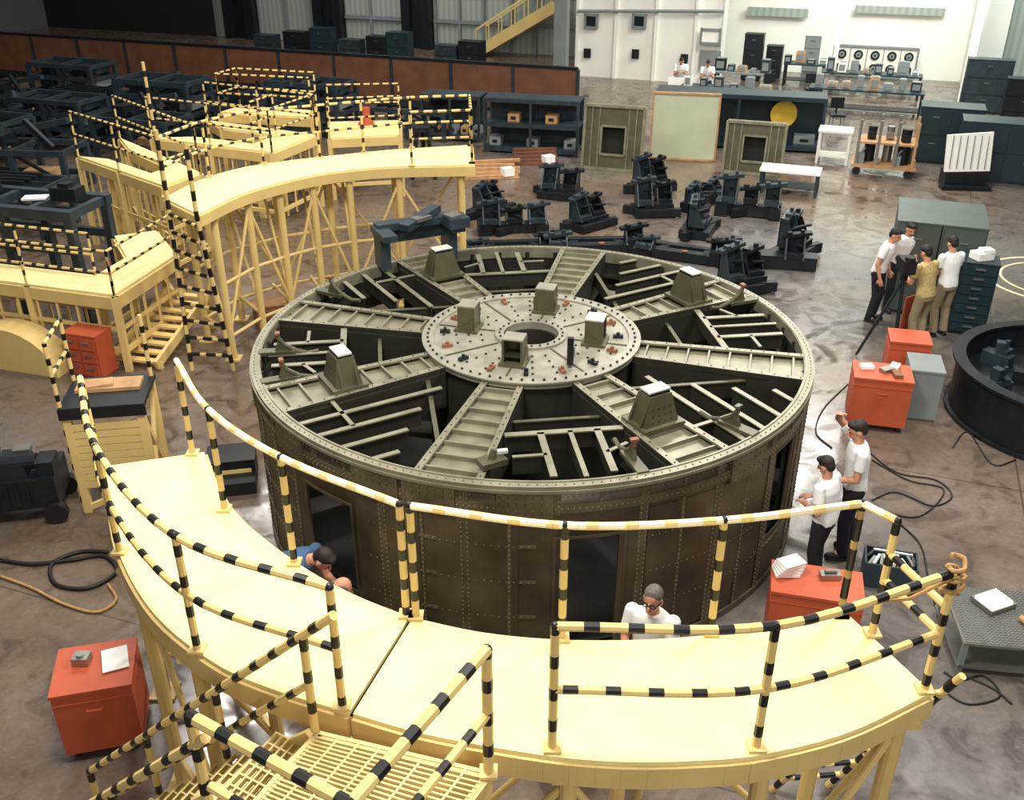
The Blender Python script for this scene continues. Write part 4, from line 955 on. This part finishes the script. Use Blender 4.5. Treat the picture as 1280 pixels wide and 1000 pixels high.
# ---------------------------------------------------------------- people
def ik(a,b,l1,l2,hint):
    d=b-a; L=min(d.length,l1+l2-.005); d=d.normalized(); x=(l1*l1-l2*l2+L*L)/(2*L); h=math.sqrt(max(0,l1*l1-x*x))
    hp=(hint-d*hint.dot(d)).normalized(); return a+d*x+hp*h, a+d*L
def person(label,loc,heading,shirt='shW',trou='trD',hair='hairD',bald=False,lean=0,ph=.95,wl=None,wr=None,headp=0,heady=0,glasses=False,feet=((-.1,.0),(.1,.0)),scale=1,sleeve=.62):
    t=T('person',label,'person',loc,heading); t.scale=(scale,)*3
    V=Vector; X=V((1,0,0)); pel=V((0,-.12*math.sin(lean),ph)); RX=Matrix.Rotation(-lean,3,'X')
    U=lambda x,y,z: pel+RX@V((x,y,z-.95))
    fw=RX@V((0,1,0))
    secs=[(.86,.155,.11),(.95,.165,.115),(1.06,.145,.1),(1.2,.155,.11),(1.33,.175,.115),(1.42,.165,.095),(1.47,.1,.075)]
    def torso(b,g,z0,z1):
        S=[(U(0,0,z),X,fw,rx*g,ry*g) for z,rx,ry in secs if z0<=z<=z1]; b.loft(S)
    sh=[U(-.185,0,1.41),U(.185,0,1.41)]
    wr_=[V(wl) if wl else V((-.25,.08,.88)),V(wr) if wr else V((.25,.08,.88))]
    arms=[]
    for s,w,sg in zip(sh,wr_,(-1,1)):
        e,w2=ik(s,w,.29,.26,V((sg*.35,-.5,-.8))); arms.append((s,e,w2))
    legs=[]
    for (fx,fy),sg in zip(feet,(-1,1)):
        h=pel+V((sg*.09,0,-.04)); k,a=ik(h,V((fx,fy-.03,.09)),.42,.41,V((sg*.25,1,0))); legs.append((h,k,V((fx,fy-.03,.09))))
    hc=U(0,.03,1.62); HR=Matrix.Rotation(heady,3,'Z')@Matrix.Rotation(-(lean*.5+headp),3,'X'); hp=lambda x,y,z: hc+HR@V((x,y,z))
    b=MB(); torso(b,.93,0,2)
    b.cap(U(0,0,1.42),U(0,.01,1.53),.06,.055)
    b.cap(U(0,0,1.5),hp(0,-.01,-.06),.055,.055)
    b.ell(hp(0,-.01,.02),(.076,.094,.1),0,HR); b.ell(hp(0,.022,-.05),(.055,.066,.062),0,HR); b.ell(hp(0,.035,-.085),(.033,.04,.03),0,HR)
    b.cap(hp(0,.088,.01),hp(0,.108,-.025),.011,.016)
    for s in(-1,1): b.ell(hp(s*.078,-.005,-.01),(.014,.022,.032),0,HR)
    for (s,e,w),sg in zip(arms,(-1,1)):
        b.cap(s,e,.052,.041); b.cap(e,w,.042,.028)
        d=(w-e).normalized(); side=d.cross(V((0,0,1)) if abs(d.z)<.9 else V((0,1,0))).normalized(); nrm=side.cross(d)
        if abs(d.z)>=.9: side,nrm=nrm,side
        b.loft([(w,side,nrm,.03,.022),(w+d*.04,side,nrm,.042,.018),(w+d*.09,side,nrm,.044,.015)],0,12)
        for i,(o,l) in enumerate(((-.033,.065),(-.011,.078),(.011,.073),(.033,.055))):
            p0=w+d*.085+side*o; p1=p0+d*l*.55-nrm*.008; p2=p1+d*l*.4-nrm*.022; b.cap(p0,p1,.0095,.009); b.cap(p1,p2,.009,.0075)
        p0=w+d*.03-side*.035*sg; p1=p0+d*.035-side*.028*sg; p2=p1+d*.03-nrm*.01; b.cap(p0,p1,.013,.011); b.cap(p1,p2,.011,.009)
    for h,k,a in legs:
        b.cap(h,k,.08,.055); b.cap(k,a,.055,.04); b.cap(a,a+V((0,.12,-.05)),.04,.03)
    b.build('body','skin',t,remesh=.0085)
    b=MB(); S=[(U(0,0,z),X,fw,rx,ry) for z,rx,ry in [(.9,.178,.128),(.98,.178,.128),(1.08,.165,.12),(1.2,.172,.125),(1.33,.19,.128),(1.42,.178,.107),(1.475,.1,.082)]]; b.loft(S)
    for (s,e,w),sg in zip(arms,(-1,1)):
        m=s.lerp(e,sleeve); b.ell(s,.068); b.cyl(s,m,.066,.064,14)
        if sleeve>=1: b.ell(e,.055); b.cyl(e,e.lerp(w,.9),.055,.042,14)
    b.build('shirt',shirt,t,remesh=.012)
    b=MB(); b.loft([(U(0,0,1.0),X,fw,.172,.122),(pel,X,fw,.178,.128),(pel+V((0,0,-.1)),X,V((0,1,0)),.17,.12)])
    for (h,k,a) in legs: b.ell(h,.098); b.cyl(h,k,.097,.074,14); b.ell(k,.074); b.cyl(k,a+V((0,0,-.02)),.074,.066,14)
    b.build('trousers',trou,t,remesh=.012)
    for h,k,a in legs:
        b=MB(); b.ell((a.x,a.y+.06,.045),(.045,.14,.045)); b.ell((a.x,a.y,.07),(.045,.06,.05)); b.box((a.x,a.y+.06,.012),(.08,.25,.024)); b.build('shoe','rub',t,smooth=True)
    b=MB()
    if bald:
        for s in(-1,1): b.ell(hp(s*.055,-.035,.02),(.031,.07,.055),0,HR)
        b.ell(hp(0,-.068,.01),(.065,.04,.065),0,HR)
    else:
        b.ell(hp(0,-.022,.048),(.083,.095,.083),0,HR); b.ell(hp(0,-.055,0),(.072,.058,.075),0,HR)
        if hair=='hairD': b.ell(hp(0,.04,.088),(.06,.05,.035),0,HR)
    b.build('hair',hair,t,remesh=.01)
    for s in(-1,1):
        b=MB(); b.ell(hp(s*.03,.083,.012),(.013,.008,.007),0,HR); b.build('eye','dark',t,smooth=True)
    b=MB(); b.ell(hp(0,.088,-.055),(.022,.007,.005),0,HR); b.build('mouth','rust',t,smooth=True)
    if glasses:
        b=MB()
        for s in(-1,1):
            c=hp(s*.033,.1,.012); pts=[c+HR@V((.026*math.cos(a),0,.019*math.sin(a))) for a in [k*math.pi/6 for k in range(13)]]; b.tube(pts,.005,6)
            b.tube([hp(s*.058,.1,.015),hp(s*.082,.0,.01)],.005,6)
        b.tube([hp(-.008,.103,.015),hp(.008,.103,.015)],.005,6); b.build('glasses','dark',t)
    return t
hd=lambda dx,dy: math.atan2(-dx,dy)
person('person in white shirt and dark trousers leaning at the drum wall',(3.14,-2.02,0),hd(-.7,.7),lean=.1,wl=(-.12,.2,1.1),wr=(.12,.24,1.08),headp=.4,feet=((-.1,-.05),(.1,.05)),scale=.93)
person('tall person in white shirt reaching up to the drum rim',(3.62,-1.48,0),hd(-1,.1),lean=.08,wl=(-.12,.28,1.05),wr=(.1,.26,1.75),headp=.3,feet=((-.12,.05),(.12,-.1)),scale=1.02)
person('person in white shirt and glasses looking down at papers',(.98,-4.22,0),hd(-.5,-1),hair='hairG',lean=.05,wl=(-.1,.3,1.16),wr=(.12,.3,1.14),headp=.02,glasses=True,scale=1.0)
b=MB(); b.box((0,0,0),(.22,.3,.006)); b.build('clipboard','papr',None,loc=(.8,-4.6,1.18),rz=.4,label='white sheet of paper held in hands',category='paper')
person('person in blue shirt bending forward beside the drum opening',(-2.5,-3.1,0),hd(.92,-.35),shirt='shB',trou='trD',hair='hairD',lean=1.1,ph=.97,wl=(-.1,.62,.8),wr=(.15,.6,.75),headp=.3,feet=((-.13,-.1),(.13,.1)),scale=1.03)
person('crouching person in white shirt with thinning grey hair working low',(-1.98,-3.95,0),hd(.8,.5),hair='hairG',bald=True,lean=.45,ph=.76,wl=(-.12,.5,.9),wr=(.14,.55,.95),headp=.2,feet=((-.14,.12),(.16,-.12)))
person('person in white shirt and dark trousers watching a tripod camera',at(1082,400)+Vector((.1,0,0)),hd(.8,-.6),lean=.2,headp=.2)
person('person in white shirt leaning towards a colleague',at(1118,394)+Vector((0,.2,0)),hd(.1,-1),lean=.22,headp=.3,wl=(-.1,.3,1.1))
person('person in tan shirt and khaki trousers bending over a tripod camera',at(1142,432),hd(-.5,1),shirt='shT',trou='trT',lean=.2,wl=(-.15,.35,1.2),wr=(.15,.35,1.25),headp=.25)
person('person in white shirt and khaki trousers standing beside a cabinet',at(1170,418),hd(-.3,1),trou='trT',lean=.1,wl=(-.12,.3,1.15),wr=(.12,.32,1.15),headp=.3)
for px,py in((856,134),(890,138)):
    person('worker in white shirt bent low over a bench',at(px,py)+Vector((0,1.5,0)),hd(-.1,-1),lean=.45,ph=.72,headp=.3,wl=(-.1,.4,.95),wr=(.1,.4,.95))
t=T('camera_tripod','dark film camera on a tall tripod','camera',at(1100,440))
for fx,fy in((-.45,-.15),(.1,-.3),(.35,.35)):
    b=MB(); b.cyl((fx,fy,.02),(.15,.0,1.3),.022,.03,8); b.build('leg','dark',t)
b=MB(); b.cyl((.15,0,1.28),(.15,0,1.42),.06,None,12); b.build('head','dark',t)
b=MB(); b.box((.15,0,1.53),(.2,.34,.22)); b.cyl((.15,.17,1.53),(.15,.32,1.53),.06,.07,14); b.cyl((.15,-.1,1.64),(.15,-.1,1.7),.08,None,16); b.build('camera_body','rub',t)
b=MB(); b.box((0,0,.4),(.28,.02,.7)); b.box((0,.04,.03),(.28,.12,.03)); b.build('orange_sheet','org',None,loc=at(1126,418)+Vector((0,-.1,0)),rz=.6,label='orange panel standing beside the tripod',category='panel')
# ---------------------------------------------------------------- lights
w=bpy.data.worlds.new('world'); sc.world=w; w.use_nodes=True; w.node_tree.nodes['Background'].inputs[0].default_value=(.95,.96,1,1); w.node_tree.nodes['Background'].inputs[1].default_value=.3
def area(x,y,z,s,e,c=(1,.97,.91),aim=None):
    l=bpy.data.lights.new('hall_or_fill_lamp','AREA'); l.size=s; l.energy=e; l.color=c; o=bpy.data.objects.new('hall_or_fill_lamp',l); sc.collection.objects.link(o); o.location=(x,y,z)
    if aim: o.rotation_euler=(Vector(aim)-Vector((x,y,z))).to_track_quat('-Z','Y').to_euler()
area(-2,-5,10,2,1000,aim=(0,-2,1)); area(6,-1,10.5,2,950,aim=(4,-1,0)); area(-6,6,10.5,3,850); area(4,9,10.5,3,1150); area(-8,16,10.5,4,650); area(9,18,10.5,4,1500)
area(3,-14,8.5,3,420,aim=(0,-3,1))  # added fill from behind the camera to brighten the drum wall
p=R(0,26); area(p.x+6,p.y-2,9,5,1600,(.9,1,.95),aim=R(2,32,2)); p=R(-16,27); area(p.x,p.y,10,5,650,(.95,.98,1),aim=R(-16,33,2))
sc.view_settings.view_transform='Standard'; sc.view_settings.look='None'
